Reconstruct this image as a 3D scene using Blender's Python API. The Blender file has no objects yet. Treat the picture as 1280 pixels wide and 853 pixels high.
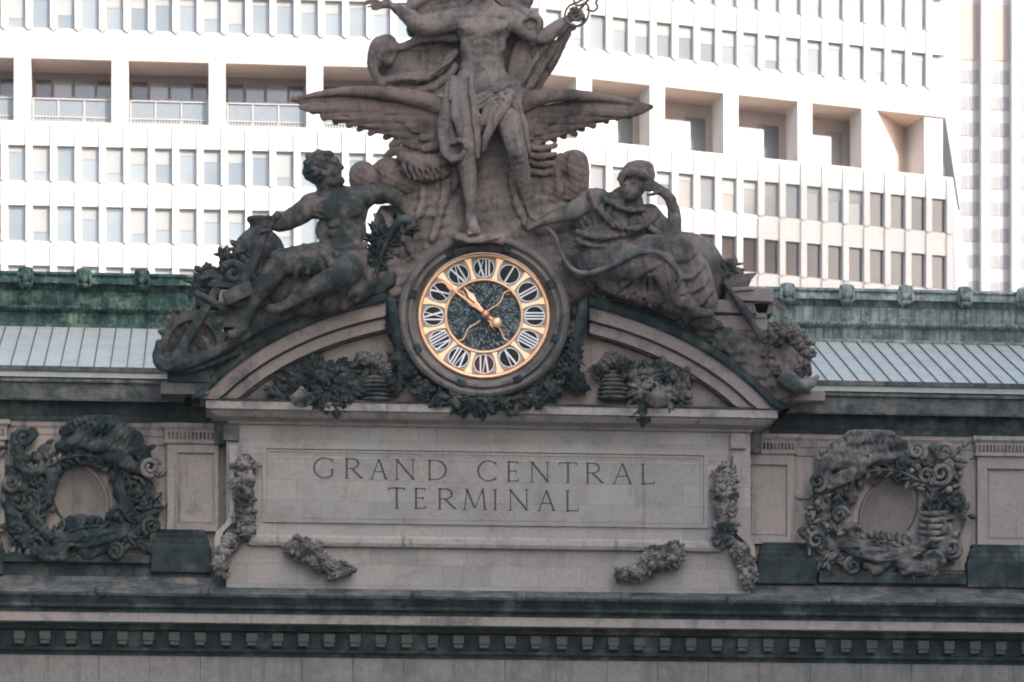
import bpy, bmesh, math, random
import numpy as np
from mathutils import Vector, Matrix
random.seed(7); np.random.seed(7)
PI = math.pi
scn = bpy.context.scene
COL = scn.collection

# ------------------------------------------------------------------ camera
FPX = 4129.0; E0 = 0.22; YAW = math.radians(5.0); DIST = 100.0; EYE = 1.7
CAMP = np.array([-DIST*math.sin(YAW), -DIST*math.cos(YAW), EYE])
Fv = np.array([math.sin(YAW), math.cos(YAW), 0.0])
Rv = np.array([math.cos(YAW), -math.sin(YAW), 0.0])
Uv = np.array([0.0, 0.0, 1.0])
PPM = FPX/DIST            # photo pixels per metre on the facade
cd = bpy.data.cameras.new('camera'); cam = bpy.data.objects.new('camera', cd); COL.objects.link(cam)
cam.location = CAMP; cam.rotation_euler = (PI/2, 0, -YAW)
cd.sensor_width = 36; cd.lens = 36*FPX/1280; cd.shift_y = E0*FPX/1280
cd.clip_start = 1; cd.clip_end = 3000
cd.dof.use_dof = True; cd.dof.focus_distance = 99; cd.dof.aperture_fstop = 1.4
scn.camera = cam

def W(px, py, y):
    """world point seen at photo pixel (px,py) on the vertical plane at depth y (arrays allowed)"""
    px = np.asarray(px, float); py = np.asarray(py, float); y = np.asarray(y, float)
    a = (px-640)/FPX; b = E0+(426.5-py)/FPX
    dx = Fv[0]+Rv[0]*a; dy = Fv[1]+Rv[1]*a; dz = b
    t = (y-CAMP[1])/dy
    return np.stack([CAMP[0]+t*dx, CAMP[1]+t*dy, CAMP[2]+t*dz], -1)
def X(px, y, py=500): return float(W(px, py, y)[0])
def Z(px, py, y): return float(W(px, py, y)[2])
def ZC(v, y=0.0): return Z(610, v, y)      # height of a row measured at the middle column

# ------------------------------------------------------------------ tags
def tag(o, label=None, cat=None, group=None, kind=None):
    if label: o['label'] = label
    if cat: o['category'] = cat
    if group: o['group'] = group
    if kind: o['kind'] = kind
    return o
def empty(name, loc=(0,0,0), label=None, cat=None, group=None, rz=0):
    o = bpy.data.objects.new(name, None); COL.objects.link(o)
    o.location = loc; o.rotation_euler = (0,0,rz); o.empty_display_size = .2
    return tag(o, label, cat, group)
def link(name, me, mat, parent=None):
    o = bpy.data.objects.new(name, me); COL.objects.link(o)
    if mat is not None and not me.materials: me.materials.append(mat)
    if parent is not None:
        o.parent = parent
        o.matrix_parent_inverse = pinv(parent)
    return o
def wmat(o):
    m = Matrix.LocRotScale(o.location, o.rotation_euler, o.scale)
    return wmat(o.parent) @ o.matrix_parent_inverse @ m if o.parent else m
def pinv(p): return wmat(p).inverted()

# ------------------------------------------------------------------ mesh builder
class MB:
    def __init__(s): s.v = []; s.f = []
    def add(s, vs, fs):
        n = len(s.v); s.v += [tuple(map(float, p)) for p in vs]; s.f += [tuple(i+n for i in f) for f in fs]
    def box(s, x0, x1, y0, y1, z0, z1):
        x0, x1 = min(x0,x1), max(x0,x1); y0, y1 = min(y0,y1), max(y0,y1); z0, z1 = min(z0,z1), max(z0,z1)
        s.add([(x0,y0,z0),(x1,y0,z0),(x1,y1,z0),(x0,y1,z0),(x0,y0,z1),(x1,y0,z1),(x1,y1,z1),(x0,y1,z1)],
              [(0,3,2,1),(4,5,6,7),(0,1,5,4),(1,2,6,5),(2,3,7,6),(3,0,4,7)])
    def pbox(s, u0, u1, v0, v1, yf, yb, pu=610):
        """box whose front face (at yf) covers photo columns u0..u1 and rows v0..v1 (rows measured at column pu)"""
        s.box(X(u0,yf), X(u1,yf), yf, yb, Z(pu,v1,yf), Z(pu,v0,yf))
    def obox(s, c, ex, ey, ez):
        c, ex, ey, ez = map(np.array, (c, ex, ey, ez)); P = []
        for k in (-1,1):
            for (i,j) in ((-1,-1),(1,-1),(1,1),(-1,1)): P.append(c+i*ex+j*ey+k*ez)
        s.add(P, [(0,3,2,1),(4,5,6,7),(0,1,5,4),(1,2,6,5),(2,3,7,6),(3,0,4,7)])
    def molding(s, x0, x1, yb, prof, back=None, ends=True):
        """prof: (projection, z) from top to bottom; wraps round both ends"""
        bk = yb if back is None else back
        n = len(prof); P = []
        for p, z in prof:
            e = p if ends else 0
            P += [(x0-e, bk, z), (x0-e, yb-p, z), (x1+e, yb-p, z), (x1+e, bk, z)]
        F = []
        for i in range(n-1):
            a, b = 4*i, 4*i+4
            for k in range(3): F.append((a+k, b+k, b+k+1, a+k+1))
        F.append((0,1,2,3)); b = 4*(n-1); F.append((b+3,b+2,b+1,b))
        s.add(P, F)
    def tube(s, pts, rad, seg=8, cap=True, flat=None):
        pts = [np.array(p, float) for p in pts]; n = len(pts)
        if not hasattr(rad, '__len__'): rad = [rad]*n
        P = []; nrm = None
        for i in range(n):
            t = pts[min(i+1,n-1)]-pts[max(i-1,0)]; t = t/(np.linalg.norm(t)+1e-9)
            if nrm is None:
                h = np.array([0,-1.0,0]) if abs(t[1]) < .9 else np.array([0,0,1.0])
            else: h = nrm
            nrm = h-t*np.dot(h,t); nrm /= np.linalg.norm(nrm)+1e-9
            b = np.cross(t, nrm)
            for k in range(seg):
                a = 2*PI*k/seg; fl = flat or 1
                P.append(pts[i]+rad[i]*(nrm*math.cos(a)*fl+b*math.sin(a)))
        F = []
        for i in range(n-1):
            for k in range(seg):
                k2 = (k+1)%seg; F.append((i*seg+k, i*seg+k2, (i+1)*seg+k2, (i+1)*seg+k))
        if cap: F += [tuple(range(seg))[::-1], tuple(range((n-1)*seg, n*seg))]
        s.add(P, F)
    def ball(s, c, r, seg=8, rings=6, jitter=0):
        P = []; F = []
        rx, ry, rz = r if hasattr(r,'__len__') else (r,r,r)
        for i in range(rings+1):
            th = PI*i/rings
            for k in range(seg):
                a = 2*PI*k/seg; j = 1+jitter*(random.random()-.5)
                P.append((c[0]+rx*math.sin(th)*math.cos(a)*j, c[1]+ry*math.sin(th)*math.sin(a)*j, c[2]+rz*math.cos(th)))
        for i in range(rings):
            for k in range(seg):
                k2 = (k+1)%seg; F.append((i*seg+k, (i+1)*seg+k, (i+1)*seg+k2, i*seg+k2))
        s.add(P, F)
    def leaf(s, c, d, n, L, w, curl=.3):
        """curved pointed blade of real thickness from c along d, facing n"""
        c, d, n = np.array(c,float), np.array(d,float), np.array(n,float)
        d /= np.linalg.norm(d)+1e-9; n = n-d*np.dot(n,d); n /= np.linalg.norm(n)+1e-9; b = np.cross(d,n)
        P = []; F = []; st = [(0,.15),(.3,.85),(.6,1.0),(.85,.55),(1,.05)]
        for (t, ww) in st:
            m = c+d*L*t-n*curl*L*t*t*.8
            P += [m-b*w*ww-n*w*.25, m+n*w*.22, m+b*w*ww-n*w*.25, m-n*w*.5]
        for i in range(len(st)-1):
            a = 4*i; b_ = a+4
            for k in range(4): F.append((a+k, a+(k+1)%4, b_+(k+1)%4, b_+k))
        F += [(3,2,1,0), tuple(len(P)-4+i for i in range(4))]
        s.add(P, F)
    def build(s, name, mat, parent=None, smooth=False, bevel=0, fix=True):
        me = bpy.data.meshes.new(name); me.from_pydata(s.v, [], s.f)
        if fix:
            bm = bmesh.new(); bm.from_mesh(me); bmesh.ops.recalc_face_normals(bm, faces=bm.faces); bm.to_mesh(me); bm.free()
        me.update()
        if smooth: me.shade_smooth() if hasattr(me,'shade_smooth') else [setattr(p,'use_smooth',True) for p in me.polygons]
        o = link(name, me, mat, parent)
        if bevel:
            m = o.modifiers.new('bevel','BEVEL'); m.width = bevel; m.segments = 2; m.limit_method = 'ANGLE'
        return o

# ------------------------------------------------------------------ carving engine: distance fields in (px, py, depth px)
def cr(pts, n=6):
    pts = [np.array(p, float) for p in pts]
    if len(pts) < 3: return pts
    P = [2*pts[0]-pts[1]]+pts+[2*pts[-1]-pts[-2]]; out = []
    for i in range(1, len(P)-2):
        for k in range(n):
            t = k/n; a,b,c,d = P[i-1],P[i],P[i+1],P[i+2]
            out.append(.5*((2*b)+(-a+c)*t+(2*a-5*b+4*c-d)*t*t+(-a+3*b-3*c+d)*t**3))
    out.append(pts[-1]); return out
class SDF:
    def __init__(s, x0, x1, y0, y1, z0, z1, h=1.2):
        s.h = h; s.o = np.array([x0,y0,z0], np.float32)
        s.n = [int((b-a)/h)+2 for a,b in ((x0,x1),(y0,y1),(z0,z1))]
        s.D = np.full(s.n, 12.0, np.float32)
        s.ax = [s.o[i]+h*np.arange(s.n[i], dtype=np.float32) for i in range(3)]
    def reg(s, lo, hi):
        sl = []
        for i in range(3):
            a = max(0, int((lo[i]-s.o[i])/s.h)-1); b = min(s.n[i], int((hi[i]-s.o[i])/s.h)+2)
            if b <= a: return None
            sl.append(slice(a,b))
        return tuple(sl)
    def grid(s, sl): return (s.ax[0][sl[0]][:,None,None], s.ax[1][sl[1]][None,:,None], s.ax[2][sl[2]][None,None,:])
    def mix(s, sl, d, k, op):
        D = s.D[sl]
        if op == 'sub':
            a, b = D, -d; h = np.clip(.5+.5*(a-b)/max(k,1e-3),0,1); s.D[sl] = b*(1-h)+a*h+k*h*(1-h)
        else:
            h = np.clip(.5+.5*(D-d)/max(k,1e-3),0,1); s.D[sl] = D*(1-h)+d*h-k*h*(1-h)
    def cone(s, a, b, ra, rb=None, k=4, fz=1.0, op='add'):
        rb = ra if rb is None else rb
        s.tube([a,b],[ra,rb],k,fz,op,sm=False)
    def tube(s, pts, rad, k=4, fz=1.0, op='add', sm=True, n=5):
        if not hasattr(rad,'__len__'): rad = [rad]*len(pts)
        q = [np.append(np.array(p,float), r) for p, r in zip(pts, rad)]
        if sm and len(q) > 2: q = cr(q, n)
        q = np.array(q); R = q[:,3].max(); pad = R+k+3; zp = R/fz+k+3
        lo = q[:,:3].min(0)-[pad,pad,zp]; hi = q[:,:3].max(0)+[pad,pad,zp]
        sl = s.reg(lo,hi)
        if sl is None: return
        gx,gy,gz = s.grid(sl); best = None
        for i in range(len(q)-1):
            a, b = q[i], q[i+1]; ab = b[:3]-a[:3]; abz = ab[2]*fz
            L = ab[0]**2+ab[1]**2+abz**2+1e-6
            px, py, pz = gx-a[0], gy-a[1], (gz-a[2])*fz
            t = np.clip((px*ab[0]+py*ab[1]+pz*abz)/L, 0, 1)
            d = np.sqrt((px-ab[0]*t)**2+(py-ab[1]*t)**2+(pz-abz*t)**2)-(a[3]+(b[3]-a[3])*t)
            best = d if best is None else np.minimum(best, d)
        s.mix(sl, best.astype(np.float32), k, op)
    def ell(s, c, r, rot=0, k=4, op='add', tilt=0):
        """ellipsoid radii (rx,ry,rz); rot turns it in the picture plane, tilt turns y into depth (degrees)"""
        R = max(r)+k+3; sl = s.reg(np.array(c)-R, np.array(c)+R)
        if sl is None: return
        gx,gy,gz = s.grid(sl); x,y,z = gx-c[0], gy-c[1], gz-c[2]
        a = math.radians(rot); x, y = x*math.cos(a)+y*math.sin(a), -x*math.sin(a)+y*math.cos(a)
        if tilt: b = math.radians(tilt); y, z = y*math.cos(b)+z*math.sin(b), -y*math.sin(b)+z*math.cos(b)
        k0 = np.sqrt((x/r[0])**2+(y/r[1])**2+(z/r[2])**2); k1 = np.sqrt((x/r[0]**2)**2+(y/r[1]**2)**2+(z/r[2]**2)**2)+1e-6
        s.mix(sl, (k0*(k0-1)/k1).astype(np.float32), k, op)
    def box(s, c, r, rot=0, k=2, op='add', rd=1.5):
        R = max(r)*1.5+k+3; sl = s.reg(np.array(c)-R, np.array(c)+R)
        if sl is None: return
        gx,gy,gz = s.grid(sl); x,y,z = gx-c[0], gy-c[1], gz-c[2]
        a = math.radians(rot); x, y = x*math.cos(a)+y*math.sin(a), -x*math.sin(a)+y*math.cos(a)
        qx,qy,qz = np.abs(x)-r[0]+rd, np.abs(y)-r[1]+rd, np.abs(z)-r[2]+rd
        d = np.sqrt(np.maximum(qx,0)**2+np.maximum(qy,0)**2+np.maximum(qz,0)**2)+np.minimum(np.maximum(qx,np.maximum(qy,qz)),0)-rd
        s.mix(sl, d.astype(np.float32), k, op)
    def front(s, x, y):
        i, j = int(round((x-s.o[0])/s.h)), int(round((y-s.o[1])/s.h))
        if not (0 <= i < s.n[0] and 0 <= j < s.n[1]): return None
        k = np.nonzero(s.D[i,j] < 0)[0]
        return None if len(k) == 0 else float(s.ax[2][k[-1]])
    def fold(s, pts, rad, k=1.6, op='add', lift=.35, zmin=-99):
        """ridge (or groove, op='sub') laid on the present front surface along a curve of (x, y)"""
        if not hasattr(rad,'__len__'): rad = [rad]*len(pts)
        q = np.array(cr([np.array([p[0],p[1],r]) for p, r in zip(pts, rad)], 6)); run = []; runs = []
        for x,y,r in q:
            f = s.front(x,y)
            if f is None or f < zmin: runs.append(run); run = []; continue
            run.append((x,y,f-r*(1-lift) if op == 'add' else f+r*(1-lift)*.55, r))
        runs.append(run)
        for run in runs:
            if len(run) < 3: continue
            z = np.array([p[2] for p in run]); z = np.convolve(np.pad(z,2,'edge'), np.ones(5)/5, 'valid')
            s.tube([(p[0],p[1],zz) for p,zz in zip(run,z)], [p[3] for p in run], k, op=op, sm=False)
    def ripple(s, amp, fx, fy, fz, seed=0, box=None):
        """carved unevenness: sum of warped waves over the whole field (or inside a px box)"""
        sl = s.reg(*box) if box else (slice(0,s.n[0]),)*1+(slice(0,s.n[1]),slice(0,s.n[2]))
        gx,gy,gz = s.grid(sl); r = np.random.RandomState(seed); p = r.rand(4)*6.28
        w = np.sin(gx*fx+gy*fy+gz*fz+1.7*np.sin(gx*.09+p[0])+1.7*np.sin(gy*.08+p[1])+p[2])
        s.D[sl] += (amp*w).astype(np.float32)
    def mesh(s, name, Y0, mat, parent=None, rough=.25, seed=1, smooth_it=1):
        D = s.D; r = np.random.RandomState(seed)
        gx,gy,gz = s.grid((slice(0,s.n[0]),slice(0,s.n[1]),slice(0,s.n[2])))
        if rough:
            for i in range(4):
                f = r.randn(3)*(.25 if i < 2 else .6); D = D+rough*(1 if i < 2 else .5)*np.sin(gx*f[0]+gy*f[1]+gz*f[2]+r.rand()*6)
        D = D.copy(); big = 5.0
        D[0]=big; D[-1]=big; D[:,0]=big; D[:,-1]=big; D[:,:,0]=big; D[:,:,-1]=big
        S = D < 0; c = np.zeros([m-1 for m in s.n], np.int8)
        cor = [(i,j,k) for i in (0,1) for j in (0,1) for k in (0,1)]
        def sh(A,i,j,k): return A[i:A.shape[0]-1+i, j:A.shape[1]-1+j, k:A.shape[2]-1+k]
        for q in cor: c += sh(S,*q)
        idx = np.argwhere((c > 0)&(c < 8)); N = len(idx)
        ids = np.full(c.shape, -1, np.int32); ids[idx[:,0],idx[:,1],idx[:,2]] = np.arange(N)
        acc = np.zeros((N,3)); cnt = np.zeros(N)
        for a in cor:
            for ax in range(3):
                if a[ax]: continue
                b = list(a); b[ax] = 1
                va = D[idx[:,0]+a[0], idx[:,1]+a[1], idx[:,2]+a[2]]; vb = D[idx[:,0]+b[0], idx[:,1]+b[1], idx[:,2]+b[2]]
                m = (va < 0) != (vb < 0); t = np.where(m, va/np.where(va==vb,1,va-vb), 0)
                P = np.tile(np.array(a,float),(N,1)); P[:,ax] += t
                acc += P*m[:,None]; cnt += m
        V = s.o+(idx+acc/cnt[:,None])*s.h
        Fs = []
        for ax in range(3):
            o1, o2 = [(1,2),(2,0),(0,1)][ax]
            A = np.take(S, range(0,s.n[ax]-1), ax); B = np.take(S, range(1,s.n[ax]), ax)
            e = np.argwhere(A != B); e = e[(e[:,o1] > 0)&(e[:,o2] > 0)&(e[:,o1] < s.n[o1]-1)&(e[:,o2] < s.n[o2]-1)]
            ins = A[e[:,0],e[:,1],e[:,2]]
            def g(d1,d2):
                q = e.copy(); q[:,o1] += d1; q[:,o2] += d2; return ids[q[:,0],q[:,1],q[:,2]]
            F = np.stack([g(-1,-1), g(0,-1), g(0,0), g(-1,0)], 1)
            F[~ins] = F[~ins][:,::-1]; Fs.append(F)
        F = np.concatenate(Fs)
        for _ in range(smooth_it):
            E = np.concatenate([F[:,[0,1]],F[:,[1,2]],F[:,[2,3]],F[:,[3,0]]]); A = np.zeros((N,3)); n = np.zeros(N)
            np.add.at(A, E[:,0], V[E[:,1]]); np.add.at(n, E[:,0], 1)
            V = .7*V+.3*A/np.maximum(n,1)[:,None]
        return np_mesh(name, W(V[:,0], V[:,1], Y0-V[:,2]/PPM), F[:,::-1], mat, parent)
def np_mesh(name, V, F, mat, parent=None, smooth=True):
    F = np.asarray(F, np.int32); me = bpy.data.meshes.new(name); me.vertices.add(len(V)); me.vertices.foreach_set('co', np.asarray(V, np.float32).ravel())
    me.loops.add(F.size); me.loops.foreach_set('vertex_index', F.ravel())
    me.polygons.add(len(F)); me.polygons.foreach_set('loop_start', np.arange(0,F.size,F.shape[1],dtype=np.int32))
    me.polygons.foreach_set('use_smooth', np.full(len(F), smooth))
    me.update(calc_edges=True); me.validate()
    return link(name, me, mat, parent)
# ------------------------------------------------------------------ materials
def newmat(name):
    m = bpy.data.materials.new(name); m.use_nodes = True; nt = m.node_tree; nt.nodes.clear()
    out = nt.nodes.new('ShaderNodeOutputMaterial'); b = nt.nodes.new('ShaderNodeBsdfPrincipled')
    nt.links.new(b.outputs[0], out.inputs[0]); return m, nt, b
def nd(nt, t, **kw):
    n = nt.nodes.new(t)
    for k, v in kw.items(): setattr(n, k, v)
    return n
def noise(nt, vec, scale, detail=5, rough=.6):
    n = nd(nt,'ShaderNodeTexNoise'); n.inputs['Scale'].default_value = scale; n.inputs['Detail'].default_value = detail; n.inputs['Roughness'].default_value = rough
    nt.links.new(vec, n.inputs['Vector']); return n.outputs['Fac']
def ramp(nt, fac, a, b, ca=(0,0,0,1), cb=(1,1,1,1)):
    r = nd(nt,'ShaderNodeValToRGB'); r.color_ramp.elements[0].position = a; r.color_ramp.elements[1].position = b
    r.color_ramp.elements[0].color = ca; r.color_ramp.elements[1].color = cb; nt.links.new(fac, r.inputs[0]); return r.outputs[0]
def mixc(nt, fac, a, b, mode='MIX'):
    m = nd(nt,'ShaderNodeMix', data_type='RGBA', blend_type=mode)
    for s, v in ((m.inputs[0],fac),(m.inputs[6],a),(m.inputs[7],b)):
        if isinstance(v,(int,float)): s.default_value = v
        elif isinstance(v,tuple): s.default_value = (*v[:3],1)
        else: nt.links.new(v, s)
    return m.outputs[2]
def mapped(nt, scale=(1,1,1), loc=(0,0,0)):
    g = nd(nt,'ShaderNodeNewGeometry'); mp = nd(nt,'ShaderNodeMapping'); mp.inputs['Scale'].default_value = scale; mp.inputs['Location'].default_value = loc
    nt.links.new(g.outputs['Position'], mp.inputs['Vector']); return mp.outputs[0]
def bump(nt, b, h, strength, dist=.02):
    n = nd(nt,'ShaderNodeBump'); n.inputs['Strength'].default_value = strength; n.inputs['Distance'].default_value = dist
    nt.links.new(h, n.inputs['Height']); nt.links.new(n.outputs[0], b.inputs['Normal'])
def stone(name, base, dark, amount=.5, streak=.5, joints=None, tint=None, bs=.5, rough=.85, dirt_scale=.9, width=.2, sx=3.2):
    """weathered stone: base colour, soot stains in blotches and vertical run-off streaks, optional block joints"""
    m, nt, b = newmat(name); L = nt.links
    p = mapped(nt); ps = mapped(nt, (sx,sx,.28))
    n1 = noise(nt, p, dirt_scale, 10, .74); n2 = noise(nt, ps, 1.0, 5, .6); n3 = noise(nt, p, 9, 4, .7); n4 = noise(nt, p, .35, 3, .5)
    col = mixc(nt, n4, tuple(c*.86 for c in base), tuple(min(1,c*1.14) for c in base))
    col = mixc(nt, ramp(nt, n3, .3, .75), col, tuple(c*.70 for c in base))
    if tint: col = mixc(nt, ramp(nt, noise(nt, mapped(nt,(1,1,1),(7,3,1)), .8, 4), .48, .62), col, tint)
    t = 1-amount
    col = mixc(nt, ramp(nt, n1, t-width/2, t+width/2), col, dark)
    if streak: 
        st = ramp(nt, n2, .66-.22*streak, .74-.10*streak); mm = nd(nt,'ShaderNodeMath', operation='MULTIPLY'); L.new(st, mm.inputs[0]); mm.inputs[1].default_value = .75
        col = mixc(nt, mm.outputs[0], col, dark)
    hgt = n3
    if joints:
        bw, bh = joints; sx = nd(nt,'ShaderNodeSeparateXYZ'); L.new(mapped(nt), sx.inputs[0]); cx = nd(nt,'ShaderNodeCombineXYZ')
        L.new(sx.outputs[0], cx.inputs[0]); L.new(sx.outputs[2], cx.inputs[1])
        br = nd(nt,'ShaderNodeTexBrick'); L.new(cx.outputs[0], br.inputs['Vector']); br.inputs['Scale'].default_value = 1
        br.inputs['Brick Width'].default_value = bw; br.inputs['Row Height'].default_value = bh; br.inputs['Mortar Size'].default_value = .008
        br.inputs['Mortar Smooth'].default_value = .3
        br.inputs['Color1'].default_value = (1,1,1,1); br.inputs['Color2'].default_value = (.80,.82,.85,1); br.inputs['Mortar'].default_value = (.66,.66,.66,1)
        col = mixc(nt, 1.0, col, br.outputs['Color'], 'MULTIPLY')
    L.new(col, b.inputs['Base Color']); b.inputs['Roughness'].default_value = rough; b.inputs['Specular IOR Level'].default_value = .3
    nb = nd(nt,'ShaderNodeMath', operation='ADD'); L.new(noise(nt, p, 26, 4, .7), nb.inputs[0]); L.new(hgt, nb.inputs[1])
    bump(nt, b, nb.outputs[0], bs, .03)
    return m
def plain(name, col, rough=.5, metal=0, var=.1, scale=2.0, spec=.5, bs=0):
    m, nt, b = newmat(name); p = mapped(nt); n = noise(nt, p, scale, 4)
    nt.links.new(mixc(nt, n, tuple(c*(1-var*2) for c in col), tuple(min(1,c*(1+var*2)) for c in col)), b.inputs['Base Color'])
    b.inputs['Roughness'].default_value = rough; b.inputs['Metallic'].default_value = metal; b.inputs['Specular IOR Level'].default_value = spec
    if bs: bump(nt, b, noise(nt, p, 20, 4), bs)
    return m
SOOT = (.040,.052,.052)
M = {}
M['lime']   = stone('limestone', (.40,.365,.33), (.12,.12,.115), .40, .3, joints=None)
M['tablet'] = stone('limestone_ashlar', (.395,.362,.325), (.235,.22,.20), .38, .2, joints=(1.45,.62), tint=(.345,.33,.31))
M['wall']   = stone('limestone_attic', (.345,.31,.28), (.11,.115,.11), .36, .55, joints=None, tint=(.35,.285,.255))
M['frieze'] = stone('limestone_frieze', (.27,.258,.24), (.14,.14,.135), .42, .8, joints=None)
M['arch']   = stone('limestone_arch', (.32,.27,.245), (.07,.078,.078), .40, .3)
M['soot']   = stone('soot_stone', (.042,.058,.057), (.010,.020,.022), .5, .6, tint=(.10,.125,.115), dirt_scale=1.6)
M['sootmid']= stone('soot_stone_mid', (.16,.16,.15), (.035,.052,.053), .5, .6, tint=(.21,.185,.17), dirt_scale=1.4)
M['relief'] = stone('carved_relief', (.25,.225,.208), (.016,.030,.031), .52, .2, dirt_scale=1.3, width=.2)
M['reliefd']= stone('carved_relief_dark', (.13,.128,.12), (.012,.026,.027), .57, .2, dirt_scale=1.6, width=.2)
M['reliefl']= stone('carved_relief_light', (.30,.268,.245), (.028,.040,.040), .50, .2, dirt_scale=1.6, width=.2)  # shade of the gaps between fruit put into deeper grime
M['statue'] = stone('statue_stone', (.26,.212,.186), (.055,.053,.049), .44, .5, tint=(.19,.165,.15), bs=.6)
M['statue_l']= stone('statue_stone_dark', (.185,.155,.13), (.022,.032,.031), .54, .7, tint=(.23,.17,.14), bs=.6, dirt_scale=1.3)  # own dark stain, with dim light and warm highlights put into the colours
M['statue_r']= stone('statue_stone_brown', (.225,.182,.16), (.034,.040,.037), .49, .6, tint=(.15,.14,.125), bs=.6)
M['wing']   = stone('wing_stone', (.195,.148,.128), (.035,.034,.031), .46, .5, bs=.3)
M['props']  = stone('props_dark', (.105,.10,.092), (.016,.028,.029), .54, .4, tint=(.16,.13,.115), bs=.6, dirt_scale=1.5)  # dim light on the left group put into a darker base
M['block']  = stone('block_stone', (.27,.225,.21), (.10,.10,.10), .35, .3)
M['ring']   = stone('clock_surround', (.215,.19,.172), (.055,.066,.066), .46, .5, bs=.3)
M['copper'] = stone('verdigris', (.12,.235,.19), (.008,.034,.030), .52, 1.1, tint=(.30,.38,.30), bs=.5, rough=.7, dirt_scale=2.2, sx=8)
M['copper_veil'] = stone('verdigris_veiled', (.30,.36,.33), (.055,.09,.082), .45, 1.0, tint=(.42,.45,.42), bs=.5, rough=.7, dirt_scale=2.2, sx=8)  # verdigris with veiling glare put into a paler, greyer colour
M['roof']   = stone('roof_sheet', (.45,.475,.43), (.29,.32,.29), .42, .5, bs=.1, rough=.6)
M['seam']   = plain('roof_seam', (.07,.085,.085), .5)
M['letter'] = stone('inscribed_letter', (.085,.08,.08), (.05,.05,.05), .4, 0, bs=.2)
# clock
M['gold']   = plain('gilding', (1,.54,.32), .36, .4, .12, 5)
M['goldd']  = plain('gilding_dull', (.58,.29,.17), .4, .6, .2, 6)
M['white']  = plain('numeral_enamel', (.86,.88,.88), .4, 0, .06)
M['plate']  = plain('dial_plate', (.34,.37,.34), .35, 0, .3, 9)
M['discd']  = plain('cartouche_glass', (.018,.016,.018), .5, 0, .5, 5, .15)
M['discr']  = plain('cartouche_red_glass', (.10,.026,.022), .5, 0, .3, 5, .15)
def mk_dial():
    m, nt, b = newmat('dial_center_glass'); p = mapped(nt); v = nd(nt,'ShaderNodeTexVoronoi'); v.inputs['Scale'].default_value = 5.5; nt.links.new(p, v.inputs['Vector'])
    n = noise(nt, p, 4, 5, .7); c = mixc(nt, ramp(nt, n, .5, .66), (.012,.030,.038), (.10,.17,.20)); c = mixc(nt, ramp(nt, v.outputs['Distance'], .0, .16, (1,1,1,1), (0,0,0,1)), c, (.42,.50,.52))
    nt.links.new(c, b.inputs['Base Color']); b.inputs['Roughness'].default_value = .5; b.inputs['Specular IOR Level'].default_value = .15; return m
M['dial'] = mk_dial()
# background
M['conc']   = stone('white_concrete', (.70,.66,.615), (.60,.55,.50), .40, .5, bs=.1)
M['conc2']  = stone('pale_concrete', (.60,.58,.56), (.52,.50,.475), .4, .1, bs=.1)
M['soffit'] = stone('soffit_plaster', (.86,.68,.57), (.74,.58,.49), .4, 0, bs=.1)  # ceiling with warm bounce light put into its peach colour
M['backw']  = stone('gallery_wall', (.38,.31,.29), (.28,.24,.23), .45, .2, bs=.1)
def glass(name, a, b_, rough=.12, scale=.12):
    m, nt, b = newmat(name); p = mapped(nt, (1,1,1.6)); n = noise(nt, p, scale, 3, .5)
    oi = nd(nt,'ShaderNodeObjectInfo'); mm = nd(nt,'ShaderNodeMath', operation='ADD'); nt.links.new(n, mm.inputs[0])
    ml = nd(nt,'ShaderNodeMath', operation='MULTIPLY_ADD'); nt.links.new(oi.outputs['Random'], ml.inputs[0]); ml.inputs[1].default_value = .45; ml.inputs[2].default_value = -.22
    nt.links.new(ml.outputs[0], mm.inputs[1])
    nt.links.new(mixc(nt, ramp(nt, mm.outputs[0], .3, .7), a, b_), b.inputs['Base Color']); b.inputs['Roughness'].default_value = rough; b.inputs['Specular IOR Level'].default_value = .9
    return m
M['glass_l'] = glass('window_sky_tone', (.15,.18,.195), (.25,.28,.29))  # left-face panes, sky reflection put into the base colour
M['glass_r'] = glass('window_glare', (.20,.23,.24), (.32,.34,.34))  # upper right panes, glare put into a paler base colour
M['glass_d'] = glass('window_brown', (.035,.022,.018), (.115,.088,.076))  # reflection of brownish buildings put into the pane colour
M['glass_m'] = glass('window_sky', (.17,.19,.20), (.32,.30,.28))  # reflected sky and brown tones mixed into the pane colour
M['louvre'] = plain('louvre_panel', (.42,.35,.31), .8, 0, .05)
M['glass_f'] = plain('far_glass', (.27,.28,.29), .3, 0, .1)
M['blind'] = plain('window_blind', (.33,.34,.335), .8, 0, .05)
M['wframe'] = plain('window_frame', (.30,.30,.30), .6, 0, .05)
M['medal'] = stone('medallion_stone', (.20,.175,.158), (.09,.085,.08), .40, .4)
M['dentil'] = stone('dentil_stone', (.095,.098,.092), (.08,.09,.088), .40, .2, dirt_scale=3)
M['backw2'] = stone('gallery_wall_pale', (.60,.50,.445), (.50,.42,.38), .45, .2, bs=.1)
M['rail']    = plain('balustrade_glass', (.20,.225,.24), .25, 0, .08)
M['asphalt'] = plain('asphalt', (.05,.05,.052), .9, 0, .2, 3)
M['pave']    = plain('pavement', (.30,.29,.28), .85, 0, .1, 2)
M['ground']  = plain('ground', (.16,.155,.15), .9, 0, .1, .2)
M['line']    = plain('road_paint', (.78,.76,.70), .7, 0, .05)
M['brick']   = stone('tower_stone', (.45,.42,.39), (.3,.28,.27), .4, .2, joints=(1.2,.4))
# ------------------------------------------------------------------ station building
ST = empty('station_building', (0,0,0), 'dark weathered limestone station front with arched broken pediment and inscribed tablet', 'station building')
XL, XR = X(-330,0), X(1610,0)
def part(mb, name, mat, **k): return mb.build(name, M[mat], ST, **k)
def UV(u, v, y):
    p = W(u, v, y); return (float(p[0]), y, ZC(v, y))

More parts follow.
